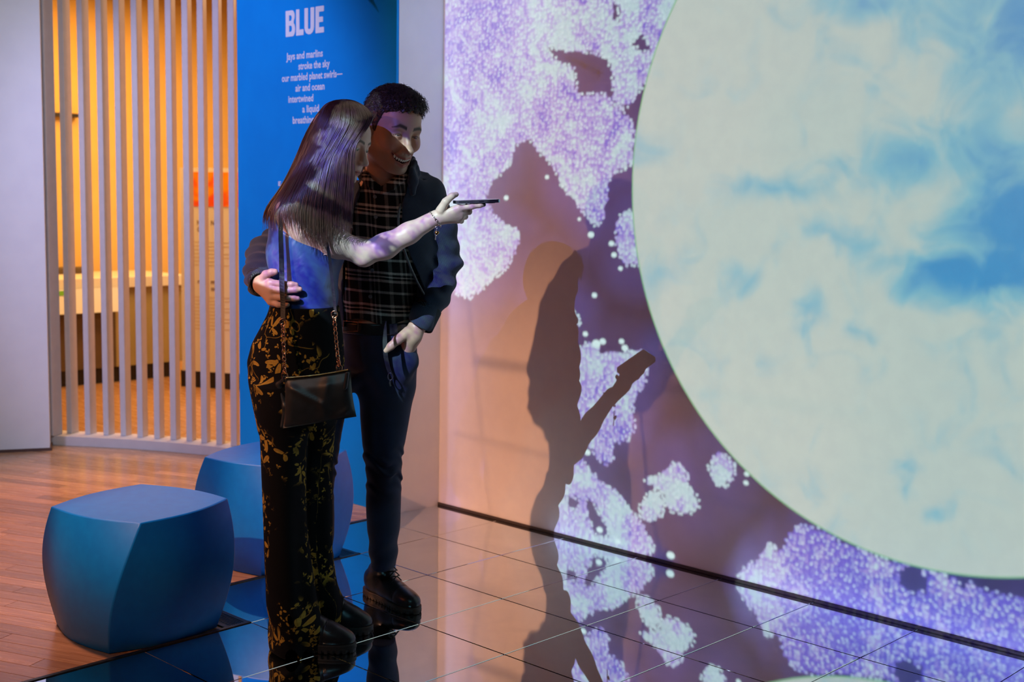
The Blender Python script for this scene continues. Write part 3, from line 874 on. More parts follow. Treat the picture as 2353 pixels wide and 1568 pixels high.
def mesh_field(sh, h, lo=None, hi=None, block=8):
    """surface nets on the blocks that the surface passes through"""
    l0, h0 = sh.bounds()
    lo = (l0 if lo is None else np.asarray(lo, float)) - 2 * h
    hi = (h0 if hi is None else np.asarray(hi, float)) + 2 * h
    H = h * block
    nb = np.ceil((hi - lo) / H).astype(int)
    I = np.stack(np.meshgrid(*[np.arange(n) for n in nb], indexing='ij'), -1).reshape(-1, 3)
    grp = (I // 6)
    key = (grp[:, 0] * 1000 + grp[:, 1]) * 1000 + grp[:, 2]
    order = np.argsort(key, kind='stable'); I = I[order]; key = key[order]
    starts = np.r_[0, np.flatnonzero(np.diff(key)) + 1, len(key)]
    off = np.stack(np.meshgrid(*[np.arange(block + 1)] * 3, indexing='ij'), -1).reshape(-1, 3)
    nB = block + 1
    vk, vp, edges = [], [], []
    D = nb * block + 3
    enc = lambda c: (c[..., 0].astype(np.int64) * D[1] + c[..., 1]) * D[2] + c[..., 2]
    for s, e in zip(starts[:-1], starts[1:]):
        J = I[s:e]
        cen = lo + (J + 0.5) * H
        a, b = cen.min(0) - H, cen.max(0) + H
        dc = sh(cen, a, b, 2 * H)
        J = J[np.abs(dc) < 1.25 * H + 0.016]
        if not len(J):
            continue
        idx = (J[:, None, :] * block + off[None]).reshape(-1, 3)
        P = lo + idx * h
        val = sh(P, a, b, 2 * H).reshape(len(J), nB, nB, nB)
        ins = val < 0
        c = [ins[:, x:x + block, y:y + block, z:z + block] for x in (0, 1) for y in (0, 1) for z in (0, 1)]
        cnt = sum(q.astype(np.int8) for q in c)
        act = np.argwhere((cnt > 0) & (cnt < 8))
        if not len(act):
            continue
        bi, lx = act[:, 0], act[:, 1:]
        acc = np.zeros((len(act), 3)); num = np.zeros(len(act))
        cv = {}
        for x in (0, 1):
            for y in (0, 1):
                for z in (0, 1):
                    cv[(x, y, z)] = val[bi, lx[:, 0] + x, lx[:, 1] + y, lx[:, 2] + z]
        for ax in range(3):
            for o1 in (0, 1):
                for o2 in (0, 1):
                    p0 = [o1, o2]; p0.insert(ax, 0); p1 = list(p0); p1[ax] = 1
                    v0, v1 = cv[tuple(p0)], cv[tuple(p1)]
                    m = (v0 < 0) != (v1 < 0)
                    t = np.where(m, v0 / (v0 - v1 + 1e-20), 0)
                    q = np.tile(np.array(p0, float), (len(act), 1)); q[:, ax] += t
                    acc += q * m[:, None]; num += m
        cell = J[bi] * block + lx
        vk.append(enc(cell)); vp.append(lo + (cell + acc / num[:, None]) * h)
        # edges owned by this block
        for ax in range(3):
            sl0 = [slice(None), slice(0, block), slice(0, block), slice(0, block)]; sl1 = list(sl0); sl1[ax + 1] = slice(1, block + 1)
            i0, i1 = ins[tuple(sl0)], ins[tuple(sl1)]
            w = np.argwhere(i0 != i1)
            if len(w):
                g = J[w[:, 0]] * block + w[:, 1:]
                edges.append((ax, g, i0[w[:, 0], w[:, 1], w[:, 2], w[:, 3]]))
    vk = np.concatenate(vk); vp = np.concatenate(vp)
    so = np.argsort(vk); vk = vk[so]; vp = vp[so]
    quads = []
    for ax, g, fl_ in edges:
        b_, c_ = [(1, 2), (2, 0), (0, 1)][ax]
        ids = []
        ok = np.ones(len(g), bool)
        for db, dc_ in ((0, 0), (-1, 0), (-1, -1), (0, -1)):
            q = g.copy(); q[:, b_] += db; q[:, c_] += dc_
            ok &= (q >= 0).all(1)
            k = enc(q); j = np.searchsorted(vk, k); j = np.minimum(j, len(vk) - 1)
            ok &= vk[j] == k
            ids.append(j)
        Q = np.stack(ids, 1)
        Q = np.where(fl_[:, None], Q, Q[:, ::-1])
        quads.append(Q[ok])
    return vp, np.concatenate(quads)


def field_obj(name, sh, h, m, parent, origin, color=None, mats=None, fmat=None, lo=None, hi=None, flat=None):
    """mesh a field and hang it under its parent; color: function of stage points -> rgb, kept as the surface's own colour"""
    V, Q = mesh_field(sh, h, lo, hi)
    me = bpy.data.meshes.new(name)
    W = (to_world(V) - origin).astype(np.float32)
    me.vertices.add(len(W)); me.vertices.foreach_set('co', W.ravel())
    me.loops.add(Q.size); me.loops.foreach_set('vertex_index', Q.astype(np.int32).ravel())
    me.polygons.add(len(Q)); me.polygons.foreach_set('loop_start', np.arange(0, Q.size, 4, dtype=np.int32))
    me.polygons.foreach_set('use_smooth', np.ones(len(Q), bool))
    for k in (mats or [m]):
        me.materials.append(k)
    if fmat is not None:
        me.polygons.foreach_set('material_index', np.asarray(fmat(V[Q].mean(1)), dtype=np.int32))
    if color is not None:
        c = np.ones((len(V), 4), np.float32); c[:, :3] = color(V)
        at = me.color_attributes.new('tint', 'FLOAT_COLOR', 'POINT'); at.data.foreach_set('color', c.ravel())
    G = V if flat is None else flat(V)
    st = me.attributes.new('stage', 'FLOAT_VECTOR', 'POINT'); st.data.foreach_set('vector', G.astype(np.float32).ravel())
    me.update(calc_edges=True); me.validate()
    return link(bpy.data.objects.new(name, me), parent)


def tubes(name, paths, radii, m, parent, origin, sides=5, closed=False, stage=True):
    """thin round strands, one mesh"""
    V, Fs = [], []
    n0 = 0
    for P, R in zip(paths, radii):
        P = np.asarray(P, float)
        if stage:
            P = to_world(P) - origin
        n = len(P)
        T_ = np.gradient(P, axis=0) if not closed else (np.roll(P, -1, 0) - np.roll(P, 1, 0))
        T_ /= np.linalg.norm(T_, axis=1)[:, None] + 1e-9
        ref = np.tile(np.array([0.31, 0.82, 0.48]), (n, 1))
        A = np.cross(T_, ref); A /= np.linalg.norm(A, axis=1)[:, None] + 1e-9
        B = np.cross(T_, A)
        R = np.broadcast_to(np.asarray(R, float), (n,))
        ang = np.arange(sides) * 2 * PI / sides
        ring = P[:, None] + R[:, None, None] * (np.cos(ang)[None, :, None] * A[:, None] + np.sin(ang)[None, :, None] * B[:, None])
        V.append(ring.reshape(-1, 3))
        i = np.arange(n if closed else n - 1)[:, None]; k = np.arange(sides)[None]
        a = n0 + i * sides + k; b = n0 + i * sides + (k + 1) % sides
        j = (i + 1) % n
        c = n0 + j * sides + (k + 1) % sides; d = n0 + j * sides + k
        Fs.append(np.stack([a, b, c, d], -1).reshape(-1, 4))
        n0 += n * sides
    V = np.concatenate(V); Fs = np.concatenate(Fs)
    me = bpy.data.meshes.new(name)
    me.vertices.add(len(V)); me.vertices.foreach_set('co', V.astype(np.float32).ravel())
    me.loops.add(Fs.size); me.loops.foreach_set('vertex_index', Fs.astype(np.int32).ravel())
    me.polygons.add(len(Fs)); me.polygons.foreach_set('loop_start', np.arange(0, Fs.size, 4, dtype=np.int32))
    me.polygons.foreach_set('use_smooth', np.ones(len(Fs), bool))
    me.materials.append(m); me.update(calc_edges=True)
    return link(bpy.data.objects.new(name, me), parent)


def spline(pts, n):
    """smooth path through points"""
    P = np.asarray(pts, float); k = len(P)
    t = np.linspace(0, k - 1, n); i = np.clip(t.astype(int), 0, k - 2); f = (t - i)[:, None]
    g = lambda j: P[np.clip(j, 0, k - 1)]
    p0, p1, p2, p3 = g(i - 1), g(i), g(i + 1), g(i + 2)
    return 0.5 * (2 * p1 + (p2 - p0) * f + (2 * p0 - 5 * p1 + 4 * p2 - p3) * f ** 2 + (3 * p1 - p0 - 3 * p2 + p3) * f ** 3)


def rot(yaw, pitch, roll):
    """columns: forward, left, up of a head; yaw turns from 'towards the viewer' to the right of the picture"""
    f = np.array([math.sin(yaw), -math.cos(yaw), 0.0]); up = np.array([0, 0, 1.0])
    l = np.cross(up, f)
    f2 = f * math.cos(pitch) - up * math.sin(pitch); u2 = up * math.cos(pitch) + f * math.sin(pitch)
    l2 = l * math.cos(roll) + u2 * math.sin(roll); u3 = u2 * math.cos(roll) - l * math.sin(roll)
    return np.stack([f2, l2, u3], 1)


def wob(p, f, s=0.0):
    return (np.sin(p[:, 0] * f + 1.7 * np.sin(p[:, 2] * f * 0.6 + s)) * np.sin(p[:, 2] * f * 0.9 + s * 1.3 + 1.3 * np.sin(p[:, 1] * f * 0.7)))


# skin shader: the surface's own colour is kept per point (lips, brows, stubble, nails)
def skin_nodes(T, b):
    at = T.new('ShaderNodeAttribute'); at.attribute_name = 'tint'
    n = T.noise(obj_coords(T), 60.0, 3.0)[0]
    c = T.mix(T.m('MULTIPLY', T.ramp(n, 0.35, 0.7), 0.18), at.outputs['Color'], T.v('MULTIPLY', at.outputs['Color'], (1.0, 0.78, 0.72)))
    T.put(b.inputs['Base Color'], c)
    b.inputs['Subsurface Weight'].default_value = 0.0
    bump(T, b, T.noise(obj_coords(T), 500.0, 2.0)[0], 0.08, 0.0006)


M_SKIN = mat('skin', (0.6, 0.4, 0.3), 0.45, spec=0.4, build=skin_nodes)


def eye_nodes(T, b):
    at = T.new('ShaderNodeAttribute'); at.attribute_name = 'tint'
    T.put(b.inputs['Base Color'], at.outputs['Color'])


M_EYE = mat('eye', (0.8, 0.8, 0.8), 0.08, build=eye_nodes)
M_TEETH = mat('teeth', (0.85, 0.80, 0.72), 0.25)


def head_fields(sh, O, R, s, female, smile, eye_open):
    """adds a head to a shape; O centre between the ears, R forward/left/up, s scale"""
    W = lambda x, y, z: O + R @ (np.array([x, y, z]) * s)
    E = lambda c, r, k=0.012, op='u', RR=None: sh.ell(W(*c), np.array(r) * s, R if RR is None else RR, k * s, op)
    C_ = lambda a, b, r1, r2, k=0.01, op='u': sh.cone(W(*a), W(*b), r1 * s, r2 * s, k * s, op)
    E((-0.014, 0, 0.036), (0.098, 0.075, 0.086))                     # skull
    E((0.030, 0, 0.046), (0.066, 0.064, 0.058), 0.02)                # forehead
    E((0.026, 0, -0.034), (0.062, 0.055 if female else 0.059, 0.074), 0.03)
    jw = 0.050 if female else 0.057
    for y in (-1, 1):
        C_((-0.012, y * jw, -0.046), (0.058, y * 0.020, -0.094), 0.020 if female else 0.024, 0.017 if female else 0.020, 0.02)
        E((0.056, y * 0.040, -0.014 + 0.004 * smile), (0.030, 0.024, 0.020 + 0.004 * smile), 0.02)   # cheek
    E((0.076, 0, -0.098), (0.018, 0.019 if female else 0.023, 0.017), 0.018)       # chin
    E((0.070, 0, -0.054), (0.030, 0.034, 0.032), 0.02)               # around the mouth
    C_((0.078, -0.034, 0.026), (0.078, 0.034, 0.026), 0.013 if female else 0.015, 0.013 if female else 0.015, 0.016)   # brow
    for y in (-1, 1):
        E((0.100, y * 0.031, 0.004), (0.019, 0.017, 0.013), 0.012, 's')              # eye socket
    C_((0.086, 0, 0.014), (0.107, 0, -0.027), 0.0080, 0.0098, 0.012)                 # nose
    E((0.111 if female else 0.115, 0, -0.035), (0.0125, 0.0105, 0.0098) if female else (0.0150, 0.0125, 0.0115), 0.010)
    for y in (-1, 1):
        E((0.097, y * 0.0125, -0.040), (0.0115, 0.0075, 0.0078) if female else (0.0125, 0.009, 0.009), 0.006)
        E((0.104, y * 0.0075, -0.0475), (0.005, 0.0028, 0.004), 0.004, 's')          # nostril
    for y in (-1, 1):                                                # lids
        E((0.0765, y * 0.0315, 0.003), (0.0152, 0.0158, 0.0150), 0.006)
        E((0.0915, y * 0.0325, 0.003 - 0.001 * smile), (0.010, 0.0120, eye_open), 0.0012 if smile else 0.002, 's')
    if smile:
        for y in (-1, 1):
            C_((0.094, y * 0.019, -0.036), (0.070, y * 0.046, -0.068), 0.0030, 0.0030, 0.010, 's')
            E((0.066, y * 0.040, -0.024), (0.024, 0.020, 0.017), 0.014)
    # ears
    for y in (-1, 1):
        E((-0.012, y * 0.074, -0.004), (0.018, 0.008, 0.031), 0.008)
        E((-0.010, y * 0.082, -0.002), (0.010, 0.006, 0.020), 0.006, 's')
    # lips
    MZ = -0.005
    if smile:
        pts_u = [(0.074, -0.037, -0.044), (0.092, -0.020, -0.0545), (0.1000, 0, -0.0575), (0.092, 0.020, -0.0545), (0.074, 0.037, -0.044)]
        pts_l = [(0.073, -0.036, -0.046), (0.087, -0.020, -0.0710), (0.0930, 0, -0.0785), (0.087, 0.020, -0.0710), (0.073, 0.036, -0.046)]
        pts_u, pts_l = ([(x, y, z + MZ) for x, y, z in q] for q in (pts_u, pts_l))
        for pts, r0 in ((pts_u, 0.0042), (pts_l, 0.0058)):
            for a, b in zip(pts[:-1], pts[1:]):
                C_(a, b, r0, r0, 0.005)
        # open mouth between the lips
        mid = [tuple((np.array(a) + np.array(b)) / 2 + np.array([0.004, 0, 0])) for a, b in zip(pts_u, pts_l)]
        for a, b, ra, rb in zip(mid[:-1], mid[1:], (0.001, 0.0055, 0.0068, 0.0055), (0.0055, 0.0068, 0.0055, 0.001)):
            C_(a, b, ra, rb, 0.003, 's')
        for a, b, ra, rb in zip(mid[:-1], mid[1:], (0.001, 0.0052, 0.0064, 0.0052), (0.0052, 0.0064, 0.0052, 0.001)):
            C_(tuple(np.array(a) - np.array([0.012, 0, 0])), tuple(np.array(b) - np.array([0.012, 0, 0])), ra, rb, 0.003, 's')
    else:
        pts_u = [(0.080, -0.022, -0.0625), (0.0945, -0.008, -0.0605), (0.097, 0, -0.0615), (0.0945, 0.008, -0.0605), (0.080, 0.022, -0.0625)]
        pts_l = [(0.080, -0.020, -0.0645), (0.092, -0.008, -0.0695), (0.0945, 0, -0.0700), (0.092, 0.008, -0.0695), (0.080, 0.020, -0.0645)]
        pts_u, pts_l = ([(x, y, z + MZ) for x, y, z in q] for q in (pts_u, pts_l))
        for pts, r0 in ((pts_u, 0.0045), (pts_l, 0.0055)):
            for a, b in zip(pts[:-1], pts[1:]):
                C_(a, b, r0 * 0.8, r0, 0.004)
    return W


def face_color(base, O, R, s, smile, female, brow, lip, stubble):
    base = np.array(base); brow = np.array(brow); lip = np.array(lip)
    def f(P):
        q = (P - O) @ R / s
        x, y, z = q[:, 0], q[:, 1], q[:, 2]
        ay = np.abs(y)
        c = np.tile(base, (len(P), 1))
        front = np.clip((x - 0.02) / 0.04, 0, 1)
        near = (np.abs(x) < 0.2) & (np.abs(z) < 0.2) & (ay < 0.12)
        blush = np.exp(-((ay - 0.042) ** 2 / 0.0004 + (z + 0.022) ** 2 / 0.0006)) * front * near
        c = c * (1 - 0.22 * blush[:, None] * np.array([0.0, 1.0, 0.9]))
        if stubble:
            w = np.clip((-0.040 - z - 0.25 * np.maximum(0, x - 0.1)) / 0.02, 0, 1) * np.clip((x + 0.03) / 0.03, 0, 1) * np.clip((z + 0.118) / 0.012, 0, 1) * near
            w = np.maximum(w, np.clip(1 - np.abs(x - 0.0) / 0.014, 0, 1) * np.clip((0.045 - z) / 0.02, 0, 1) * np.clip((z + 0.07) / 0.02, 0, 1) * (ay > 0.04) * near)
            c = c * (1 - stubble * w[:, None]) + np.array([0.10, 0.075, 0.06]) * (stubble * w[:, None])
        # brows
        arch = 0.0265 - 0.000 * ay + 0.006 * np.sin(np.clip((ay - 0.012) / 0.042, 0, 1) * PI * 0.75) - 0.010 * np.clip((ay - 0.036) / 0.02, 0, 1)
        wid = (0.0040 if female else 0.0048) * np.clip((0.056 - ay) / 0.02, 0.25, 1)
        b_ = np.clip(1.6 - np.abs(z - arch) / wid, 0, 1) * (ay > 0.011) * (ay < 0.052) * (x > 0.058) * near
        c = c * (1 - 0.92 * b_[:, None]) + brow * 0.92 * b_[:, None]
        # lashes and the rim of the lids
        ez = 0.003
        la = np.clip(1.3 - np.abs(z - ez - 0.0045 * np.cos(np.clip((ay - 0.032) / 0.013, -1, 1) * PI / 2)) / 0.0018, 0, 1) * (np.abs(ay - 0.033) < 0.0150) * (x > 0.074) * near
        c = c * (1 - 0.9 * la[:, None]) + np.array([0.02, 0.015, 0.012]) * 0.9 * la[:, None]
        # lips
        z = z + 0.005
        if smile:
            zc = -0.044 - 0.0135 * np.clip(1 - (ay / 0.037) ** 2, 0, 1); zl = -0.045 - 0.0335 * np.clip(1 - (ay / 0.037) ** 2, 0, 1)
            l_ = (np.clip(1.5 - np.abs(z - zc) / 0.0040, 0, 1) + np.clip(1.5 - np.abs(z - zl) / 0.0060, 0, 1)) * (ay < 0.038) * (x > 0.064) * near
            ins = (z < zc - 0.002) & (z > zl + 0.002) & (ay < 0.034) & (x > 0.05) & (x < 0.0865) & near
        else:
            l_ = np.clip(1.5 - np.abs(z + 0.0655) / (0.0085 * np.clip(1 - (ay / 0.024) ** 2, 0.05, 1)), 0, 1) * (ay < 0.024) * (x > 0.072) * near
            ins = (np.abs(z + 0.0652) < 0.0011) & (ay < 0.019) & (x > 0.072) & near
        l_ = np.clip(l_, 0, 1)[:, None]
        c = c * (1 - 0.85 * l_) + lip * 0.85 * l_
        c[ins] = np.array([0.07, 0.015, 0.015])
        return c
    return f


def make_eye(name, c, gaze, r, parent, origin):
    """an eyeball with iris and pupil looking along gaze"""
    n, m_ = 20, 24
    g = norm(gaze); a = norm(np.cross(g, [0, 0, 1.0])); b = np.cross(a, g)
    V, Fs, Cc = [], [], []
    for i in range(n + 1):
        th = PI * i / n
        for j in range(m_):
            ph = 2 * PI * j / m_
            V.append(c + r * (math.cos(th) * g + math.sin(th) * (math.cos(ph) * a + math.sin(ph) * b)))
            Cc.append((0.012, 0.010, 0.010, 1) if th < 0.2 else (0.16, 0.13, 0.10, 1) if th < 0.46 else (0.02, 0.02, 0.02, 1) if th < 0.5 else (0.78, 0.76, 0.74, 1))
    for i in range(n):
        for j in range(m_):
            Fs.append((i * m_ + j, i * m_ + (j + 1) % m_, (i + 1) * m_ + (j + 1) % m_, (i + 1) * m_ + j))
    o = mesh_obj(name, to_world(np.array(V)) - origin, Fs, M_EYE, parent, smooth=True)
    at = o.data.color_attributes.new('tint', 'FLOAT_COLOR', 'POINT')
    at.data.foreach_set('color', np.array(Cc, np.float32).ravel())
    return o


def fingers(sh, lists, k=0.004):
    """each finger its own chain of joints: list of (points, radii)"""
    for pts, rs in lists:
        sh.chain([np.asarray(p, float) for p in pts], rs, k)


# ------------------------------------------------------------------ the woman
VW = 3.97
WF = to_world(S(700, 1475, 3.95)) * np.array([1, 1, 0])
wm = tag(empty('person', WF), 'woman with long straight hair in floral trousers holding up a phone', 'person')


def rows(tab, v, b, pad=0.0):
    """(y, left x, right x[, v, half depth]) silhouette rows -> loft rows"""
    out = []
    for t in tab:
        vv = t[3] if len(t) > 3 else v; bb = t[4] if len(t) > 4 else b
        l, r_ = S(t[1], t[0], vv), S(t[2], t[0], vv)
        out.append((0.5 * (l[2] + r_[2]), 0.5 * (l[0] + r_[0]), vv, 0.5 * (r_[0] - l[0]) + pad, bb + pad))
    return out


# body: head, neck, trunk, both arms and hands
hO = S(781, 331, 3.97)
HS = 0.93
hR = rot(math.radians(67), math.radians(16), math.radians(-3))
wb = Shape()
head_fields(wb, hO, hR, HS, True, False, 0.0050)
wb.chain([hO + hR @ np.array([-0.022, 0, -0.05]), S(742, 420, 3.985), S(728, 455, 3.99)], [0.047, 0.046, 0.058], 0.03)
W_TORSO = [(452, 690, 752), (470, 660, 765), (500, 634, 768), (540, 626, 780), (580, 626, 784), (620, 628, 776), (660, 632, 768), (700, 634, 766), (735, 630, 770)]
wb.zloft(rows(W_TORSO, 3.975, 0.100), 0.03)
sh_r, el_r, wr_r = S(674, 489, 3.885), S(833, 580, 3.955), S(1001, 501, 3.985)
wb.chain([S(706, 470, 3.96), sh_r], [0.050, 0.050], 0.03)
wb.chain([sh_r, S(700, 520, 3.895), S(765, 556, 3.92), el_r], [0.050, 0.052, 0.0455, 0.0365], 0.02)
wb.chain([el_r + np.array([0.006, 0.0, -0.004]), S(885, 566, 3.965), S(940, 536, 3.975), wr_r], [0.036, 0.0375, 0.031, 0.0240], 0.02)
wb.ell(S(836, 596, 3.955), (0.022, 0.026, 0.018), None, 0.02)
# far arm, round the man's back
wb.chain([S(745, 468, 4.07), S(790, 560, 4.33), S(830, 640, 4.53), S(905, 650, 4.535)], [0.05, 0.045, 0.036, 0.025], 0.02)
# near hand
ik, mk, rk, pk = S(1054, 479, 3.975), S(1059, 488, 3.985), S(1059, 497, 3.993), S(1052, 506, 4.0)
for kpt, r0, r1 in ((ik, 0.018, 0.0125), (mk, 0.018, 0.0125), (rk, 0.017, 0.0115), (pk, 0.016, 0.0105)):
    wb.cone(wr_r + 0.15 * (kpt - wr_r), kpt, r0, r1, 0.012)
fingers(wb, [
    ([ik, S(1084, 475, 3.978), S(1103, 472, 3.985), S(1112, 470.5, 3.992)], [0.0108, 0.0088, 0.0078, 0.0066]),
    ([mk, S(1078, 487, 3.998), S(1080, 478, 4.022), S(1072, 473, 4.035)], [0.0108, 0.0090, 0.0080, 0.0066]),
    ([rk, S(1069, 498, 4.012), S(1068, 488, 4.038), S(1060, 480, 4.044)], [0.0104, 0.0088, 0.0078, 0.0064]),
    ([pk, S(1060, 508, 4.016), S(1058, 498, 4.040), S(1050, 488, 4.046)], [0.0094, 0.0080, 0.0072, 0.0060]),
    ([S(1012, 484, 3.972), S(1024, 464, 3.965), S(1038, 451, 3.975), S(1048, 447, 3.990)], [0.0150, 0.0120, 0.0100, 0.0084]),
], 0.0045)
W_SKIN = (0.72, 0.52, 0.44)
fcol = face_color(W_SKIN, hO, hR, HS, False, True, (0.045, 0.025, 0.018), (0.42, 0.12, 0.11), 0.0)
nail_pts = [(S(1114, 469.5, 3.988), 0.008)]


def w_color(P):
    c = fcol(P)
    for q, r_ in nail_pts:
        c[((P - q) ** 2).sum(1) < r_ * r_] = (0.05, 0.03, 0.05)
    return c


bwm = field_obj('body', wb, 0.0024, M_SKIN, wm, WF, w_color)
for y in (-1, 1):
    make_eye('eye', hO + hR @ (np.array([0.0775, y * 0.0315, 0.003]) * HS), hR @ np.array([1.0, 0.1 * -y, -0.25]), 0.0124 * HS, wm, WF)

# top: dark satin, sleeveless
def satin_nodes(T, b):
    p = obj_coords(T)
    n = T.noise(T.v('MULTIPLY', p, (1.0, 1.0, 1.0)), 9.0, 3.0, 0.55, '3D', 0.6)[0]
    bump(T, b, n, 0.5, 0.012)
    T.put(b.inputs['Base Color'], T.mix(n, (0.018, 0.045, 0.19), (0.032, 0.075, 0.28)))


M_SATIN = mat('navy_satin', (0.03, 0.04, 0.10), 0.42, spec=0.6, build=satin_nodes, sheen=0.2)
tp = Shape()
W_TOP = [(470, 655, 762), (500, 624, 770), (540, 615, 786), (580, 614, 792), (620, 618, 784), (660, 622, 774), (700, 625, 776), (728, 622, 782)]
tp.zloft(rows(W_TOP, 3.975, 0.112), 0.02)
tp.disp(lambda p: 0.0030 * np.sin(p[:, 2] * 34 + p[:, 0] * 46) * np.sin(p[:, 0] * 21 - p[:, 2] * 9) + 0.0035 * np.sin((p[:, 0] * 0.8 + p[:, 2]) * 60 + 2 * np.sin(p[:, 2] * 13)))
tp.ell(S(672, 498, 3.868), (0.058, 0.09, 0.050), None, 0.012, 's')
tp.ell(S(690, 520, 3.868), (0.040, 0.07, 0.030), None, 0.012, 's')
field_obj('top', tp, 0.0032, M_SATIN, wm, WF)


# trousers: black with printed ochre leaves and stems
def floral_nodes(T, b):
    st = T.new('ShaderNodeAttribute'); st.attribute_name = 'stage'
    s = T.sep(st.outputs['Vector'])
    P = T.comb(T.m('ADD', s[0], T.m('MULTIPLY', s[1], 0.75)), s[2], 0.0)
    def layer(scale, petals, keep, seed, rmax, sharp):
        vo = T.voro(T.v('ADD', P, (seed, seed * 0.7, 0.0)), scale, 0.9)
        dv = T.v('SUBTRACT', T.v('ADD', P, (seed, seed * 0.7, 0.0)), vo['Position'])
        rn = T.sep(vo['Color'])
        g = T.new('ShaderNodeTexGradient'); g.gradient_type = 'RADIAL'; T.put(g.inputs[0], dv)
        th = T.m('MULTIPLY', T.m('ADD', g.outputs['Fac'], rn[0]), 2 * PI)
        pet = T.m('ABSOLUTE', T.m('COSINE', T.m('MULTIPLY', th, petals / 2.0)))
        pet = T.m('POWER', pet, sharp)
        wav = T.m('MULTIPLY_ADD', T.m('SINE', T.m('ADD', th, T.m('MULTIPLY', rn[1], 6.0))), 0.38, 0.62)
        L_ = T.m('MULTIPLY', T.m('MULTIPLY', pet, wav), rmax)
        l = T.v('LENGTH', dv)
        inside = T.ramp(T.m('SUBTRACT', L_, l), 0.0, 0.0015)
        vein = T.ramp(pet, 0.9985, 0.9995)
        hole = T.m('GREATER_THAN', l, rmax * 0.12)
        keepm = T.m('GREATER_THAN', rn[2], 1.0 - keep)
        return T.m('MULTIPLY', T.m('MULTIPLY', inside, hole), T.m('MULTIPLY', keepm, T.m('SUBTRACT', 1.0, T.m('MULTIPLY', vein, 0.6))))
    clump = T.ramp(T.noise(P, 6.5, 2.0, 0.5, '2D')[0], 0.39, 0.51)
    a = layer(11.0, 5.0, 0.6, 0.0, 0.052, 2.2)
    c2 = layer(19.0, 3.0, 0.5, 3.1, 0.034, 3.0)
    c3 = layer(40.0, 4.0, 0.45, 7.7, 0.013, 1.2)
    ps = T.v('ADD', P, T.scale(T.noise(P, 7.0, 2.0, 0.5, '2D')[1], 0.2))
    ev = T.voro(ps, 8.0, 1.0, '2D', 'DISTANCE_TO_EDGE')
    stem = T.m('MULTIPLY', T.ramp(ev['Distance'], 0.018, 0.008), 0.55)
    stem = T.m('MULTIPLY', stem, T.ramp(T.noise(P, 6.0, 1.0, 0.5, '2D')[0], 0.5, 0.54))
    k = T.m('MAXIMUM', T.m('MULTIPLY', T.m('MAXIMUM', T.m('MAXIMUM', a, c2), c3), clump), stem)
    n = T.noise(P, 160.0, 2.0, 0.5, '2D')[0]
    col = T.mix(n, (0.30, 0.16, 0.025), (0.46, 0.30, 0.05))
    T.put(b.inputs['Base Color'], T.mix(k, (0.0065, 0.0068, 0.008), col))
    bump(T, b, T.noise(P, 700.0, 1.0, 0.5, '2D')[0], 0.15, 0.0004)


M_FLORAL = mat('floral_fabric', (0.01, 0.01, 0.01), 0.8, spec=0.06, build=floral_nodes)
tr = Shape()
tr.zloft(rows([(703, 622, 778), (722, 616, 781), (740, 607, 784), (790, 580, 789), (832, 569, 791), (880, 574, 788), (930, 584, 780), (975, 594, 772)], 3.97, 0.130), 0.02)
tr.zloft(rows([(880, 580, 725, 3.93, 0.115), (950, 590, 716, 3.91, 0.105), (1000, 598, 706, 3.905, 0.095), (1100, 601, 700, 3.90, 0.092), (1200, 605, 700, 3.90, 0.095), (1300, 608, 712, 3.90, 0.10), (1400, 614, 732, 3.90, 0.108), (1450, 619, 742, 3.90, 0.11), (1483, 622, 750, 3.90, 0.11)], 3.9, 0.1), 0.03)
tr.zloft(rows([(880, 640, 788, 4.01, 0.11), (950, 650, 776, 4.03, 0.10), (1000, 655, 768, 4.04, 0.095), (1100, 660, 764, 4.045, 0.092), (1200, 664, 765, 4.05, 0.092), (1270, 668, 764, 4.05, 0.094), (1330, 680, 776, 4.05, 0.097), (1380, 692, 790, 4.05, 0.10), (1425, 706, 797, 4.05, 0.10)], 4.05, 0.1), 0.012)


def folds(p):
    d = 0.006 * np.sin(p[:, 0] * 55 + p[:, 1] * 34 + 0.8 * np.sin(p[:, 2] * 4)) * np.clip((0.75 - p[:, 2]) / 0.5, 0, 1)
    d += 0.007 * np.sin(p[:, 2] * 46 + p[:, 0] * 22 + 1.5 * np.sin(p[:, 1] * 20)) * np.clip((0.22 - p[:, 2]) / 0.18, 0, 1)
    return d


tr.disp(folds)
cn, cf_, chp = S(652, 1150, 3.90), S(712, 1150, 4.045), S(680, 860, 3.97)


def unwrap(P):
    near = P[:, 1] < 3.972
    k = np.clip((P[:, 2] - 0.62) / 0.15, 0, 1)
    cu = np.where(near, cn[0], cf_[0]) * (1 - k) + chp[0] * k
    cv = np.where(near, cn[1], cf_[1]) * (1 - k) + chp[1] * k
    th = np.arctan2(P[:, 0] - cu, -(P[:, 1] - cv))
    rho = np.hypot(P[:, 0] - cu, P[:, 1] - cv)
    return np.stack([th * (0.078 + 0.045 * k) + 0.8 * rho + np.where(near, 0.0, 0.37) * (1 - k), np.zeros(len(P)), P[:, 2]], 1)


field_obj('trousers', tr, 0.0036, M_FLORAL, wm, WF, flat=unwrap)


# shoes: chunky black leather with a thick sole
M_LEATHER = mat('black_leather', (0.012, 0.013, 0.016), 0.32, spec=0.5, build=speckle((0.010, 0.011, 0.014), (0.016, 0.018, 0.022), 60.0, 0.25, 0.0008))
M_SOLE = mat('black_rubber', (0.012, 0.012, 0.012), 0.6, build=speckle((0.010, 0.010, 0.010), (0.016, 0.016, 0.016), 50.0))


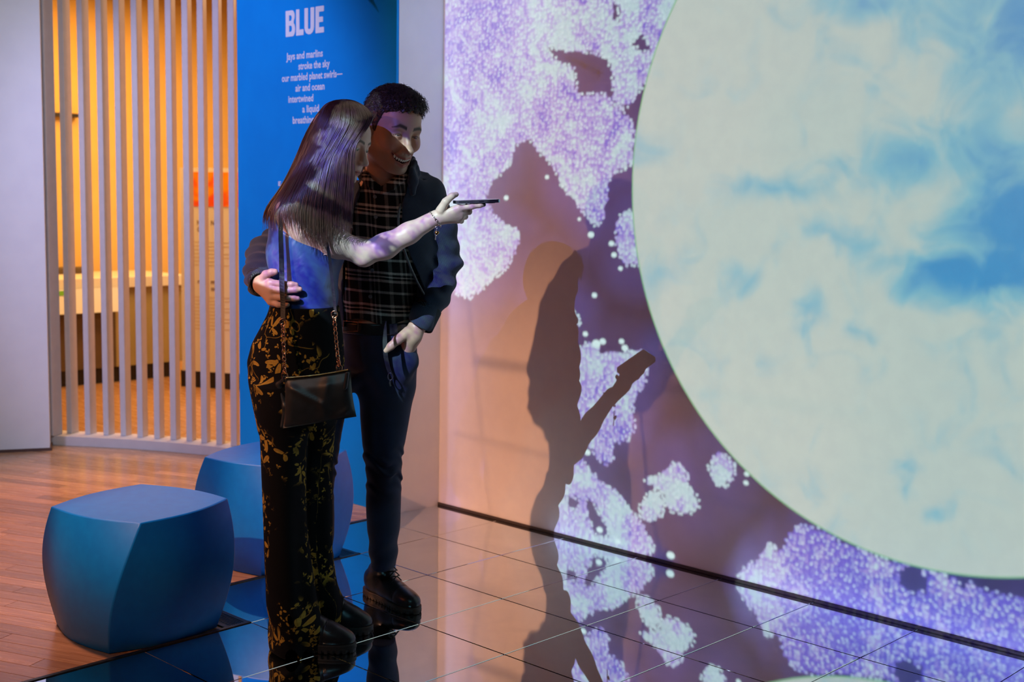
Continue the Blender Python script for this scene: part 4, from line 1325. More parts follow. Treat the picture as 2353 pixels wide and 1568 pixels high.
def make_shoe(parent, origin, heel, toe, height, wid, sole_h, label, msole, laces=False, boot=0.0, ankle=None):
    heel = np.array(heel, float); toe = np.array(toe, float)
    d = toe - heel; L_ = np.linalg.norm(d[:2]); f = norm(np.array([d[0], d[1], 0])); sd = np.array([-f[1], f[0], 0])
    at = lambda x, y, z: np.array([heel[0], heel[1], 0]) + f * x + sd * y + np.array([0, 0, z])
    R = np.stack([f, sd, np.array([0, 0, 1.0])], 1)
    up = Shape()
    up.ell(at(0.055, 0, sole_h + 0.030), (0.062, wid * 0.92, 0.052), R, 0.03)
    up.ell(at(L_ * 0.5, 0, sole_h + 0.018), (L_ * 0.34, wid * 0.96, 0.040), R, 0.03)
    up.ell(at(L_ - 0.062, 0, sole_h + 0.010), (0.068, wid * 1.0, 0.036), R, 0.025)
    up.cone(at(0.07, 0, sole_h + 0.045), at(L_ * 0.60, 0, sole_h + 0.024), wid * 0.84, wid * 0.64, 0.03)
    if boot:
        top = at(0.06, 0, boot) if ankle is None else np.array(ankle, float)
        up.chain([at(0.065, 0, 0.07), top], [wid * 0.95, wid * 0.98], 0.03)
        up.disp(lambda p: 0.0022 * np.sin(p[:, 2] * 110 + p[:, 0] * 30) * np.clip((p[:, 2] - 0.075) / 0.03, 0, 1))
    up.cut(lambda p: sole_h - 0.004 - p[:, 2], 0.002)
    # toe-cap seam and welt
    xs = lambda p: (p - at(0, 0, 0)) @ f
    up.disp(lambda p: 0.0013 * np.exp(-((xs(p) - (L_ - 0.085)) / 0.0022) ** 2) + 0.0008 * np.exp(-((xs(p) - (L_ - 0.079)) / 0.0012) ** 2))
    o = field_obj('boot' if boot else 'shoe', up, 0.0026, M_LEATHER, parent, origin)
    if label:
        o['label'] = label
    so = Shape()
    so.ell(at(0.055, 0, sole_h * 0.5), (0.068, wid * 1.02, sole_h * 3), R, 0.02)
    so.ell(at(L_ * 0.52, 0, sole_h * 0.5), (L_ * 0.40, wid * 0.98, sole_h * 3), R, 0.03)
    so.ell(at(L_ - 0.066, 0, sole_h * 0.5), (0.076, wid * 1.08, sole_h * 3), R, 0.02)
    so.cut(lambda p: np.maximum(0.0006 - p[:, 2], p[:, 2] - sole_h), 0.003)
    so.disp(lambda p: np.where(p[:, 2] < sole_h * 0.45, 0.0035 * (np.sin(xs(p) * 330) > 0.35), 0.0) + 0.0012 * np.exp(-((p[:, 2] - sole_h * 0.62) / 0.002) ** 2))
    s_ = field_obj('sole', so, 0.0024, msole, o, origin)
    if laces:
        paths, rr = [], []
        for i in range(6):
            t = i / 5.0
            c0 = at(L_ * 0.60 - t * 0.075, 0, sole_h + 0.066 + t * 0.075)
            w_ = 0.020
            for sgn in (-1, 1):
                a_ = c0 + sd * w_ * sgn + np.array([0, 0, -0.006]); b_ = c0 - sd * w_ * sgn + f * -0.012 + np.array([0, 0, 0.009])
                mid = 0.5 * (a_ + b_) + f * 0.006 + np.array([0, 0, 0.010])
                paths.append(spline([a_, mid, b_], 9)); rr.append(0.0022)
        tubes('laces', paths, rr, M_SOLE, o, origin)
    return o


make_shoe(wm, WF, S(668, 1470, 3.905), S(812, 1470, 3.875), 0.08, 0.043, 0.030, 'chunky black shoe half under the hem', M_SOLE)
make_shoe(wm, WF, S(722, 1430, 4.075), S(851, 1432, 4.045), 0.08, 0.043, 0.030, 'chunky black shoe of the rear foot', M_SOLE)

# small round adhesive patch on the upper arm
M_PATCH = mat('clear_patch', (0.80, 0.74, 0.72), 0.25)
pv = S(739, 597, 3.80)
for _ in range(200):
    if float(wb(pv[None])[0]) < 0.0006:
        break
    pv = pv + np.array([0, 0.001, 0])
gr = np.array([float(wb((pv + e)[None])[0] - wb((pv - e)[None])[0]) for e in np.eye(3) * 0.003]); gr = norm(gr)
pa_ = norm(np.cross(gr, [0, 0, 1.0])); pb_ = np.cross(pa_, gr)
tubes('patch', [[pv + gr * 0.001 + 0.0165 * (math.cos(q) * pa_ + math.sin(q) * pb_) - gr * 0.0035 * (math.cos(q) ** 2) for q in np.linspace(0, 2 * PI, 36, endpoint=False)]], [0.0010], M_PATCH, wm, WF, sides=5, closed=True)['label'] = 'round clear patch on the upper arm'

# hair: straight strands from the parting down over the shoulder and back
def hair_nodes(c1, c2):
    def f(T, b):
        n = T.noise(obj_coords(T), 26.0, 3.0)[0]
        T.put(b.inputs['Base Color'], T.mix(n, c1, c2))
    return f


M_HAIRW = mat('brown_hair', (0.06, 0.03, 0.02), 0.30, spec=1.0, build=hair_nodes((0.035, 0.016, 0.011), (0.085, 0.040, 0.028)))
LT = spline([(782, 229, 3.97), (764, 232, 3.97), (743, 244, 3.97), (719, 277, 3.97), (705, 302, 3.97), (695, 323, 3.975), (681, 358, 3.98), (659, 404, 3.985), (640, 437, 3.985), (620, 464, 3.985), (608, 486, 3.985), (604, 508, 3.985), (607, 535, 3.985)], 60)
RT = spline([(800, 229, 3.97), (815, 232, 3.97), (833, 241, 3.97), (850, 255, 3.97), (857, 270, 3.97), (847, 291, 3.97), (830, 315, 3.97), (818, 336, 3.97), (815, 362, 3.97), (814, 408, 3.97), (812, 450, 3.97), (810, 492, 3.97), (810, 540, 3.97)], 60)
HT = [0, 4, 9, 16, 22, 28, 34, 39]
HSX = [0, 0.15, 0.35, 0.6, 0.85, 1.0]
HV = np.array([[3.967] * 6, [3.970, 3.935, 3.915, 3.910, 3.928, 3.953], [3.970, 3.910, 3.880, 3.875, 3.898, 3.932], [3.975, 3.905, 3.872, 3.866, 3.872, 3.884], [3.980, 3.900, 3.862, 3.855, 3.858, 3.866], [3.985, 3.850, 3.822, 3.832, 3.850, 3.862], [3.985, 3.826, 3.806, 3.822, 3.848, 3.864], [3.985, 3.826, 3.806, 3.828, 3.850, 3.866]])
FAR = np.interp(np.arange(40), HT, [0.005, 0.05, 0.085, 0.085, 0.07, 0.06, 0.05, 0.05])
S_FINE = np.linspace(0, 1, 60)
HFINE = np.array([np.interp(S_FINE, HSX, row) for row in HV])
HFINE = np.array([np.convolve(np.pad(r_, 4, mode='edge'), np.ones(9) / 9, mode='valid') for r_ in HFINE])
HFINE[:, :3] = HV[:, :1]
HFT = np.array([np.interp(np.arange(40), HT, HFINE[:, j]) for j in range(60)])
HFT = np.array([np.convolve(np.pad(r_, 3, mode='edge'), np.array([1, 2, 3, 4, 3, 2, 1]) / 16.0, mode='valid') for r_ in HFT])


def hair_point(s, t, side, lift=0.0):
    """s across (0 back .. 1 front), t along (0 parting .. 39 tips), side -1 near, +1 far"""
    q = t / 39.0 * 59.0
    t0 = min(int(q), 58); f = q - t0
    a = LT[t0] * (1 - f) + LT[t0 + 1] * f; b = RT[t0] * (1 - f) + RT[t0 + 1] * f
    x, y = a[0] + (b[0] - a[0]) * s, a[1] + (b[1] - a[1]) * s
    y -= (1 - min(1.0, t / 3.0)) * 1.0 * math.sin(PI * s)
    if side < 0:
        i0 = min(int(t), 38); ft_ = t - i0; j0 = min(int(s * 59), 58); fs_ = s * 59 - j0
        g_ = HFT[j0:j0 + 2, i0:i0 + 2]
        v_ = float((g_[0, 0] * (1 - ft_) + g_[0, 1] * ft_) * (1 - fs_) + (g_[1, 0] * (1 - ft_) + g_[1, 1] * ft_) * fs_) - lift
    else:
        w = max(0.0, 1 - abs(2 * s - 1) ** 2) ** 0.5
        v_ = a[2] + float(np.interp(t, np.arange(40), FAR)) * w + lift
    return S(x, y, v_)


# base layer
NS, NT = 36, 40
for side, nm in ((-1, 'hair'),):
    V, Fs = [], []
    ring = [(s, -1) for s in np.linspace(0, 1, NS)] + [(s, 1) for s in np.linspace(1, 0, NS)[1:-1]]
    for t in range(NT):
        tt = min(t, 33)
        for s, sd in ring:
            V.append(hair_point(s, float(tt), sd, -0.005 if sd < 0 else 0.0))
    n = len(ring)
    for t in range(NT - 1):
        for k in range(n):
            Fs.append((t * n + k, t * n + (k + 1) % n, (t + 1) * n + (k + 1) % n, (t + 1) * n + k))
    hw = mesh_obj('hair', to_world(np.array(V)) - WF, Fs, M_HAIRW, wm, smooth=True)
paths, rr = [], []
for i in range(3600):
    side = -1 if random.random() < 0.86 else 1
    s = random.random()
    if side < 0 and random.random() < 0.18:
        s = 1 - 0.10 * random.random()
    end = 31.5 + 6.0 * random.random() ** 1.2 + 3.5 * math.exp(-((s - 0.62) / 0.2) ** 2)
    beg = random.choice((0.0, 0.0, 1.0, 2.0, 4.0))
    lift = random.gauss(0.0, 0.0020)
    dr = random.gauss(0, 0.014)
    tt = np.linspace(beg, min(end, 39.0), 18)
    P = np.array([hair_point(min(1, max(0, s + dr * (q / 39.0) ** 2)), q, side, lift) for q in tt])
    if end > 37:
        P = np.vstack([P, P[-1] + np.array([random.gauss(0, 0.004), random.gauss(0, 0.003), -0.010 * (end - 36)])])
    ph = random.random() * 6
    P[:, 0] += 0.0010 * np.sin(np.arange(len(P)) * 0.5 + ph)
    r0 = random.uniform(0.0005, 0.0012)
    paths.append(P); rr.append(r0 * np.r_[np.linspace(0.7, 1, 4), np.ones(len(P) - 9), np.linspace(1, 0.15, 5)])
tubes('strands', paths, rr, M_HAIRW, hw, WF, sides=4)


# ------------------------------------------------------------------ the man
MF = to_world(S(870, 1360, 4.36)) * np.array([1, 1, 0])
mn = tag(empty('person', MF), 'smiling man in plaid shirt, dark jacket and jeans behind the woman', 'person')
mO = S(899, 303, 4.20)
mR = rot(math.radians(38), math.radians(13), math.radians(-5))
ms = 1.08
mb = Shape()
head_fields(mb, mO, mR, ms, False, True, 0.0013)
mb.chain([mO + mR @ np.array([-0.024, 0, -0.055]), S(884, 405, 4.27), S(882, 440, 4.30)], [0.057, 0.060, 0.075], 0.03)
M_TORSO = [(408, 850, 950), (425, 812, 985), (460, 800, 1000), (520, 800, 985), (600, 798, 968), (680, 794, 950), (740, 794, 950), (765, 796, 950)]
mb.zloft(rows(M_TORSO, 4.33, 0.110), 0.03)
mb.chain([S(900, 430, 4.33), S(975, 458, 4.325)], [0.048, 0.044], 0.03)
mb.chain([S(975, 462, 4.325), S(1018, 608, 4.372), S(963, 742, 4.255)], [0.044, 0.040, 0.030], 0.02)
# hand in the pocket, thumb outside
mb.chain([S(963, 742, 4.255), S(947, 773, 4.240), S(930, 812, 4.262)], [0.029, 0.031, 0.028], 0.012)
for x, y in ((938, 790), (932, 795), (925, 798), (918, 800)):
    mb.cone(S(x, y, 4.262), S(x - 10, y + 50, 4.275), 0.0105, 0.009, 0.006)
mb.chain([S(938, 764, 4.225), S(914, 781, 4.204), S(898, 796, 4.198), S(887, 806, 4.198)], [0.020, 0.0150, 0.0122, 0.0102], 0.008)
# arm round the woman, hand on her waist
mb.chain([S(812, 455, 4.33), S(770, 470, 4.31), S(604, 585, 4.12), S(602, 652, 3.905)], [0.055, 0.052, 0.042, 0.028], 0.02)
wr2 = S(600, 654, 3.895)
kn = [S(621, 650, 3.870), S(624, 667, 3.864), S(625, 682, 3.864), S(622, 694, 3.870)]
for kpt, r1 in zip(kn, (0.0135, 0.0135, 0.0125, 0.0115)):
    mb.cone(wr2 + 0.1 * (kpt - wr2), kpt, 0.021, r1, 0.012)
fingers(mb, [
    ([kn[0], S(650, 653, 3.852), S(671, 654, 3.848), S(680, 655, 3.850)], [0.0112, 0.0098, 0.0090, 0.0080]),
    ([kn[1], S(655, 668.5, 3.848), S(680, 666, 3.846), S(689, 665, 3.848)], [0.0114, 0.0100, 0.0092, 0.0080]),
    ([kn[2], S(652, 685, 3.848), S(676, 686.5, 3.846), S(684, 686.5, 3.848)], [0.0108, 0.0094, 0.0086, 0.0076]),
    ([kn[3], S(640, 701, 3.852), S(655, 702, 3.850), S(661, 701, 3.852)], [0.0100, 0.0086, 0.0078, 0.0070]),
    ([S(603, 644, 3.884), S(611, 631, 3.872), S(624, 626, 3.864), S(632, 625, 3.863)], [0.0165, 0.0130, 0.0112, 0.0096]),
], 0.0040)
M_SKINC = (0.56, 0.34, 0.24)
mcol = face_color(M_SKINC, mO, mR, ms, True, False, (0.035, 0.022, 0.016), (0.40, 0.13, 0.11), 0.42)
nails = [S(682, 653, 3.842), S(690, 664, 3.840), S(686, 686, 3.840), S(662, 700.5, 3.845), S(634, 623, 3.856)]


def m_color(P):
    c = mcol(P)
    for q in nails:
        w = ((P - q) ** 2).sum(1) < 0.0062 ** 2
        c[w] = c[w] * np.array([1.1, 1.05, 1.05])
    return c


bmn = field_obj('body', mb, 0.0025, M_SKIN, mn, MF, m_color)
for y in (-1, 1):
    make_eye('eye', mO + mR @ (np.array([0.0775, y * 0.0315, 0.003]) * ms), mR @ np.array([1.0, -0.1 * y, -0.2]), 0.0124 * ms, mn, MF)
# upper teeth: a row on an arch behind the lip
for i in range(-4, 5):
    a = i * 0.0068
    cz = -0.0625 + 0.0095 * (a / 0.03) ** 2 - 0.005
    cx_ = 0.0915 - 9.5 * a * a
    w_ = 0.0036 if abs(i) > 0 else 0.0038
    tb = Shape()
    ang = -19.0 * a * 1.0
    Rt = mR @ np.array([[math.cos(ang), -math.sin(ang), 0], [math.sin(ang), math.cos(ang), 0], [0, 0, 1]])
    tb.ell(mO + mR @ (np.array([cx_, a, cz]) * ms), np.array([0.0035, w_, 0.0064]) * ms, Rt, 0.001)
    field_obj('tooth', tb, 0.0009, M_TEETH, mn, MF)


# hair: short, curly on top
M_HAIRM = mat('dark_curly_hair', (0.02, 0.014, 0.011), 0.42, spec=0.5, build=hair_nodes((0.016, 0.011, 0.009), (0.050, 0.034, 0.025)))
def mh(p):
    return (p - mO) @ mR / ms
def hairline(p):
    q = mh(p)
    hx = np.interp(q[:, 0], [-0.13, -0.06, -0.03, -0.008, 0.012, 0.026, 0.045, 0.062, 0.080, 0.12], [-0.075, -0.070, -0.055, -0.036, -0.034, 0.022, 0.055, 0.066, 0.074, 0.078])
    return (hx - q[:, 2] + 0.004 * np.sin(q[:, 1] * 260 + 2 * np.sin(q[:, 0] * 150)) + 0.003 * np.sin(q[:, 1] * 97 + 1)) * ms
hs = Shape()
HC_ = mO + mR @ (np.array([-0.014, 0, 0.040]) * ms)
hs.ell(HC_, np.array([0.1035, 0.080, 0.089]) * ms, mR, 0.01)
hs.ell(mO + mR @ (np.array([0.010, 0, 0.068]) * ms), np.array([0.086, 0.070, 0.066]) * ms, mR, 0.02)
hs.ell(mO + mR @ (np.array([0.060, 0.010, 0.093]) * ms), np.array([0.032, 0.050, 0.025]) * ms, mR, 0.015)
def curls(p):
    q = mh(p)
    top = np.clip((q[:, 2] - 0.03) / 0.05, 0.25, 1)
    a = np.sin(q[:, 0] * 190 + 2.2 * np.sin(q[:, 1] * 120)) * np.sin(q[:, 1] * 170 + 2.0 * np.sin(q[:, 2] * 140)) * np.sin(q[:, 2] * 160 + q[:, 0] * 60)
    b_ = np.sin(q[:, 0] * 420 + 3 * np.sin(q[:, 2] * 210)) * np.sin(q[:, 1] * 390 + q[:, 2] * 200)
    return -(0.0042 * a + 0.0016 * b_) * top * ms
hs.disp(curls)
hs.cut(hairline, 0.008)
hm = field_obj('hair', hs, 0.0022, M_HAIRM, mn, MF)
paths, rr = [], []
NC = 5600
dd = np.random.RandomState(5).normal(size=(NC, 3)) + np.array([0.15, 0, 0.55]); dd /= np.linalg.norm(dd, axis=1)[:, None]
c0 = mO + mR @ (np.array([-0.008, 0, 0.045]) * ms)
dw = dd @ mR.T
lo_, hi_ = np.full(NC, 0.03), np.full(NC, 0.19)
for _ in range(16):
    mid = 0.5 * (lo_ + hi_)
    ins = hs(c0 + dw * mid[:, None]) < 0
    lo_ = np.where(ins, mid, lo_); hi_ = np.where(ins, hi_, mid)
base_w = c0 + dw * lo_[:, None]
ok_ = hairline(base_w) < -0.003
for i in np.flatnonzero(ok_):
    d = dd[i]; base = (base_w[i] - mO) @ mR / ms
    L_ = 0.007 + 0.015 * max(0, min(1, (base[2] - 0.04) / 0.06))
    t1 = norm(np.cross(d, [random.gauss(0, 1), random.gauss(0, 1), random.gauss(0, 1)])); t2 = np.cross(d, t1)
    n = 9; P = []
    cr = 0.12 * L_ + 0.001
    for k in range(n):
        f = k / (n - 1.0)
        P.append(mO + mR @ ((base + d * (-0.002 + L_ * 0.35 * f) + t1 * (L_ * 0.8 * f) + cr * (t2 * math.sin(f * 5.5) + d * (1 - math.cos(f * 5.5)) * 0.5)) * ms))
    paths.append(np.array(P)); rr.append(np.linspace(0.0007, 0.0003, n))
tubes('curls', paths, rr, M_HAIRM, hm, MF, sides=4)


# shirt: black flannel with off-white checks
def plaid_nodes(T, b):
    st = T.new('ShaderNodeAttribute'); st.attribute_name = 'stage'
    s = T.sep(st.outputs['Vector'])
    wz = T.noise(st.outputs['Vector'], 8.0, 1.0)[0]
    z = T.m('ADD', s[2], T.m('MULTIPLY', T.m('SUBTRACT', wz, 0.5), 0.012))
    z = T.m('ADD', z, T.m('MULTIPLY', s[0], 0.07))
    u = T.m('ADD', s[0], T.m('MULTIPLY', s[2], 0.06))
    def lines(c, per, centres, wds):
        f = T.m('MULTIPLY', T.m('FRACT', T.m('DIVIDE', c, per)), per)
        o = None
        for ce, wd in zip(centres, wds):
            q = T.ramp(T.m('ABSOLUTE', T.m('SUBTRACT', f, ce)), wd, wd * 0.6)
            o = q if o is None else T.m('MAXIMUM', o, q)
        return o
    h = lines(z, 0.110, (0.016, 0.030, 0.044, 0.088), (0.0055, 0.0026, 0.0050, 0.0050))
    v = lines(u, 0.104, (0.012, 0.026, 0.040, 0.080), (0.0050, 0.0024, 0.0040, 0.0075))
    weave = T.m('MULTIPLY_ADD', T.noise(st.outputs['Vector'], 260.0, 2.0)[0], 0.8, 0.5)
    k = T.m('ADD', T.m('MULTIPLY', h, 0.62), T.m('MULTIPLY', v, 0.20))
    k = T.m('ADD', k, T.m('MULTIPLY', T.m('MULTIPLY', h, v), 0.45))
    k = T.m('MULTIPLY', T.m('MINIMUM', k, 1.0), weave)
    T.put(b.inputs['Base Color'], T.mix(k, (0.007, 0.007, 0.008), (0.62, 0.56, 0.50)))
    bump(T, b, T.noise(st.outputs['Vector'], 420.0, 1.0)[0], 0.2, 0.0006)


M_PLAID = mat('plaid_flannel', (0.01, 0.01, 0.01), 0.85, spec=0.15, build=plaid_nodes, sheen=0.1)
st_ = Shape()
M_SHIRT = [(412, 848, 952), (428, 808, 990), (460, 795, 1006), (520, 792, 994), (600, 789, 976), (680, 782, 958), (725, 777, 954), (752, 776, 956)]
st_.zloft(rows(M_SHIRT, 4.33, 0.120), 0.02)
st_.chain([S(858, 415, 4.24), S(905, 424, 4.215)], [0.03, 0.03], 0.03)
st_.disp(lambda p: 0.0030 * np.sin(p[:, 2] * 50 + p[:, 0] * 30 + 2 * np.sin(p[:, 0] * 24)) + 0.003 * np.sin(p[:, 0] * 60 + np.sin(p[:, 2] * 30)) * np.clip((1.1 - p[:, 2]) / 0.1, 0, 1))
# neck opening: a V below the collar, and the wavy hem
vt = S(868, 436, 4.2)
def vneck(p):
    dz = p[:, 2] - vt[2]
    return np.maximum(np.abs(p[:, 0] - (vt[0] + 0.35 * dz)) - 0.9 * dz, p[:, 1] - 4.30)
st_.add(vneck, (-9, -9, -9), (9, 9, 9), 0.003, 's')
hz = S(860, 742, 4.2)[2]
st_.cut(lambda p: hz - 0.010 * np.sin((p[:, 0] - vt[0]) * 34 + 0.6) - p[:, 2], 0.003)
sh = field_obj('shirt', st_, 0.0030, M_PLAID, mn, MF)
# collar leaves
for nm, P0 in (('collar', [(872, 428, 4.196), (850, 412, 4.19), (836, 398, 4.215), (838, 385, 4.26)]), ('collar', [(878, 430, 4.192), (905, 418, 4.175), (928, 400, 4.185), (938, 382, 4.225)])):
    c_ = Shape()
    pts = [S(*q) for q in P0]
    for a, b in zip(pts[:-1], pts[1:]):
        dn = np.array([0, -0.006, -0.022])
        for f in (0.0, 0.33, 0.66, 1.0):
            c_.cone(a + dn * f, b + dn * f, 0.0045, 0.0045, 0.006)
    field_obj('collar', c_, 0.0022, M_PLAID, sh, MF)
# button strip and buttons
M_BUTTON = mat('grey_button', (0.22, 0.24, 0.25), 0.3)
for x, y in ((868, 452), (870, 498), (862, 618), (858, 677)):
    bt = Shape()
    c0 = S(x, y, 4.30)
    # push the button to the cloth surface
    for _ in range(40):
        d_ = float(st_(c0[None])[0])
        if d_ > 0:
            break
        c0 = c0 + np.array([0, -max(0.002, -d_ * 0.6), 0])
    bt.ell(c0, (0.0065, 0.0030, 0.0065), None, 0.001)
    bt.ell(c0 + np.array([0, -0.003, 0]), (0.0040, 0.0018, 0.0040), None, 0.001, 's')
    field_obj('button', bt, 0.0010, M_BUTTON, sh, MF)


# jacket: charcoal knit, open in front
def knit_nodes(T, b):
    st = T.new('ShaderNodeAttribute'); st.attribute_name = 'stage'
    s = T.sep(st.outputs['Vector'])
    w1 = T.m('SINE', T.m('MULTIPLY', T.m('ADD', s[0], T.m('MULTIPLY', s[2], 0.55)), 1500.0))
    w2 = T.m('SINE', T.m('MULTIPLY', T.m('SUBTRACT', s[2], T.m('MULTIPLY', s[0], 0.3)), 1250.0))
    k = T.m('MULTIPLY_ADD', T.m('MULTIPLY', w1, w2), 0.5, 0.5)
    n = T.noise(st.outputs['Vector'], 18.0, 2.0)[0]
    T.put(b.inputs['Base Color'], T.mix(T.m('MULTIPLY', k, T.m('MULTIPLY_ADD', n, 0.6, 0.5)), (0.009, 0.012, 0.018), (0.065, 0.095, 0.17)))
    bump(T, b, k, 0.5, 0.0012)


M_KNIT = mat('charcoal_knit', (0.04, 0.045, 0.055), 0.85, spec=0.2, build=knit_nodes, sheen=0.15)
M_LINING = mat('jacket_lining', (0.012, 0.014, 0.018), 0.6, build=speckle((0.010, 0.012, 0.016), (0.016, 0.018, 0.022), 30.0))


def rib_nodes(T, b):
    st = T.new('ShaderNodeAttribute'); st.attribute_name = 'stage'
    s = T.sep(st.outputs['Vector'])
    k = T.m('MULTIPLY_ADD', T.m('SINE', T.m('MULTIPLY', T.m('ADD', s[0], T.m('MULTIPLY', s[1], 0.8)), 1150.0)), 0.5, 0.5)
    T.put(b.inputs['Base Color'], T.mix(k, (0.012, 0.014, 0.018), (0.075, 0.085, 0.10)))
    bump(T, b, k, 0.7, 0.0016)


M_RIB = mat('ribbed_knit', (0.04, 0.045, 0.055), 0.85, spec=0.2, build=rib_nodes)
EDGE = [(372, 938), (400, 938), (430, 932), (480, 924), (520, 922), (560, 931), (600, 944), (640, 960), (680, 980), (705, 987), (725, 978), (740, 955), (760, 940)]
ez = np.array([S(x, y, 4.2)[2] for y, x in EDGE])[::-1]; eu = np.array([S(x, y, 4.2)[0] for y, x in EDGE])[::-1]
LEDGE = [(372, 842), (430, 825), (520, 805), (600, 786), (660, 782), (760, 786)]
lz = np.array([S(x, y, 4.2)[2] for y, x in LEDGE])[::-1]; lu = np.array([S(x, y, 4.2)[0] for y, x in LEDGE])[::-1]
jk = Shape()
M_JACK = [(402, 856, 972), (414, 818, 1002), (432, 795, 1016), (470, 780, 1022), (520, 778, 1012), (600, 774, 1004), (660, 772, 1000), (700, 770, 996), (728, 772, 985), (748, 776, 966)]
jk.zloft(rows(M_JACK, 4.34, 0.142), 0.02)
jk.zloft(rows([(y, l + 9, r_ - 9) for y, l, r_ in M_JACK[1:]] , 4.34, 0.130, ), 0.006, 's', z0=S(870, 760, 4.34)[2] - 0.05, z1=S(870, 412, 4.34)[2])
jk.add(lambda p: np.maximum(np.maximum(p[:, 0] - np.interp(p[:, 2], ez, eu), np.interp(p[:, 2], lz, lu) - p[:, 0]), p[:, 1] - 4.31), (-9,) * 3, (9,) * 3, 0.004, 's')
jk.cone(S(884, 380, 4.27), S(884, 440, 4.27), 0.080, 0.080, 0.01, 's')
jk.chain([S(935, 408, 4.335), S(985, 442, 4.328)], [0.040, 0.056], 0.03)
jk.cone(S(884, 380, 4.27), S(884, 440, 4.27), 0.078, 0.078, 0.01, 's')
# sleeves
jk.chain([S(978, 455, 4.325), S(1003, 520, 4.345), S(1018, 605, 4.372), S(1000, 670, 4.32), S(968, 738, 4.245)], [0.062, 0.064, 0.060, 0.056, 0.044], 0.02)
jk.chain([S(800, 455, 4.345), S(765, 475, 4.31), S(680, 530, 4.22), S(607, 588, 4.115)], [0.064, 0.064, 0.060, 0.056], 0.02)
jk.chain([S(607, 588, 4.115), S(600, 625, 4.00), S(601, 646, 3.935)], [0.056, 0.052, 0.046], 0.02)
# the sleeves are hollow at the cuffs
jk.cone(S(982, 706, 4.275), S(955, 770, 4.235), 0.040, 0.040, 0.004, 's')
jk.cone(S(601, 640, 3.95), S(602, 660, 3.88), 0.036, 0.038, 0.004, 's')
def jwrinkle(p):
    sl = np.clip((p[:, 0] - S(1000, 600, 4.3)[0] + 0.03) / 0.03, 0, 1)
    lz_ = p[:, 2]
    w = 0.0055 * np.sin(lz_ * 95 + p[:, 0] * 45 + 1.4 * np.sin(p[:, 0] * 50)) * sl * np.exp(-((lz_ - S(1000, 620, 4.3)[2]) / 0.10) ** 2)
    left = np.clip((S(640, 600, 4.1)[0] - p[:, 0]) / 0.03, 0, 1)
    w += 0.0035 * np.sin(lz_ * 130 + p[:, 1] * 60) * left
    w += 0.0025 * np.sin(lz_ * 40 + p[:, 0] * 50 + 2 * np.sin(lz_ * 17))
    return w
jk.disp(jwrinkle)
jo = field_obj('jacket', jk, 0.0032, M_KNIT, mn, MF)
# rolled collar of the jacket
cl = Shape()
cp = [S(941, 418, 4.178), S(946, 392, 4.182), S(952, 374, 4.215), S(948, 366, 4.27), S(915, 364, 4.345), S(868, 372, 4.365), S(838, 388, 4.33), S(826, 405, 4.27)]
for a, b in zip(cp[:-1], cp[1:]):
    for f in (0.0, 0.5, 1.0):
        dn = np.array([0.010, 0.010, -0.036])
        cl.cone(a + dn * f, b + dn * f, 0.0075 + 0.002 * f, 0.0075 + 0.002 * f, 0.012)
field_obj('collar', cl, 0.0028, M_KNIT, jo, MF)
# ribbed cuffs
def cuff(a, b, ra, rb, hole_a, hole_b):
    c_ = Shape()
    c_.cone(a, b, ra, rb, 0.01)
    d_ = norm(b - a)
    c_.cut(lambda p: (p - b) @ d_ - 0.004, 0.006); c_.cut(lambda p: (a - p) @ d_ - 0.010, 0.006)
    c_.cone(a + (b - a) * 0.3, b + (b - a), hole_a, hole_b, 0.004, 's')
    field_obj('cuff', c_, 0.0026, M_RIB, jo, MF)
cuff(S(984, 712, 4.278), S(966, 751, 4.252), 0.046, 0.044, 0.0385, 0.0385)
cuff(S(600, 636, 3.965), S(602, 652, 3.905), 0.045, 0.041, 0.034, 0.034)
# zip edge
M_ZIP = mat('zip_tape', (0.16, 0.18, 0.20), 0.5, build=speckle((0.13, 0.15, 0.17), (0.20, 0.22, 0.24), 200.0))
zp = []
for y, x in EDGE[1:-4]:
    c0 = S(x + 1, y, 4.32)
    for _ in range(60):
        d_ = float(jk(c0[None])[0])
        c0 = c0 + np.array([0, -0.004, 0])
        if c0[1] < 4.19:
            break
    best = min((abs(float(jk((c0 + np.array([0.004, k * 0.004, 0]))[None])[0])), k) for k in range(0, 30))
    zp.append(c0 + np.array([0.0, best[1] * 0.004 - 0.002, 0]))
tubes('zip', [spline(zp, 60)], [0.0042], M_ZIP, jo, MF, sides=6)


# jeans, belt
def denim_nodes(T, b):
    st = T.new('ShaderNodeAttribute'); st.attribute_name = 'stage'
    n = T.noise(st.outputs['Vector'], 14.0, 3.0)[0]
    tw = T.noise(T.v('MULTIPLY', st.outputs['Vector'], (900.0, 300.0, 500.0)), 1.0, 1.0)[0]
    T.put(b.inputs['Base Color'], T.mix(T.m('MULTIPLY', n, tw), (0.008, 0.013, 0.030), (0.024, 0.042, 0.12)))
    bump(T, b, tw, 0.25, 0.0006)


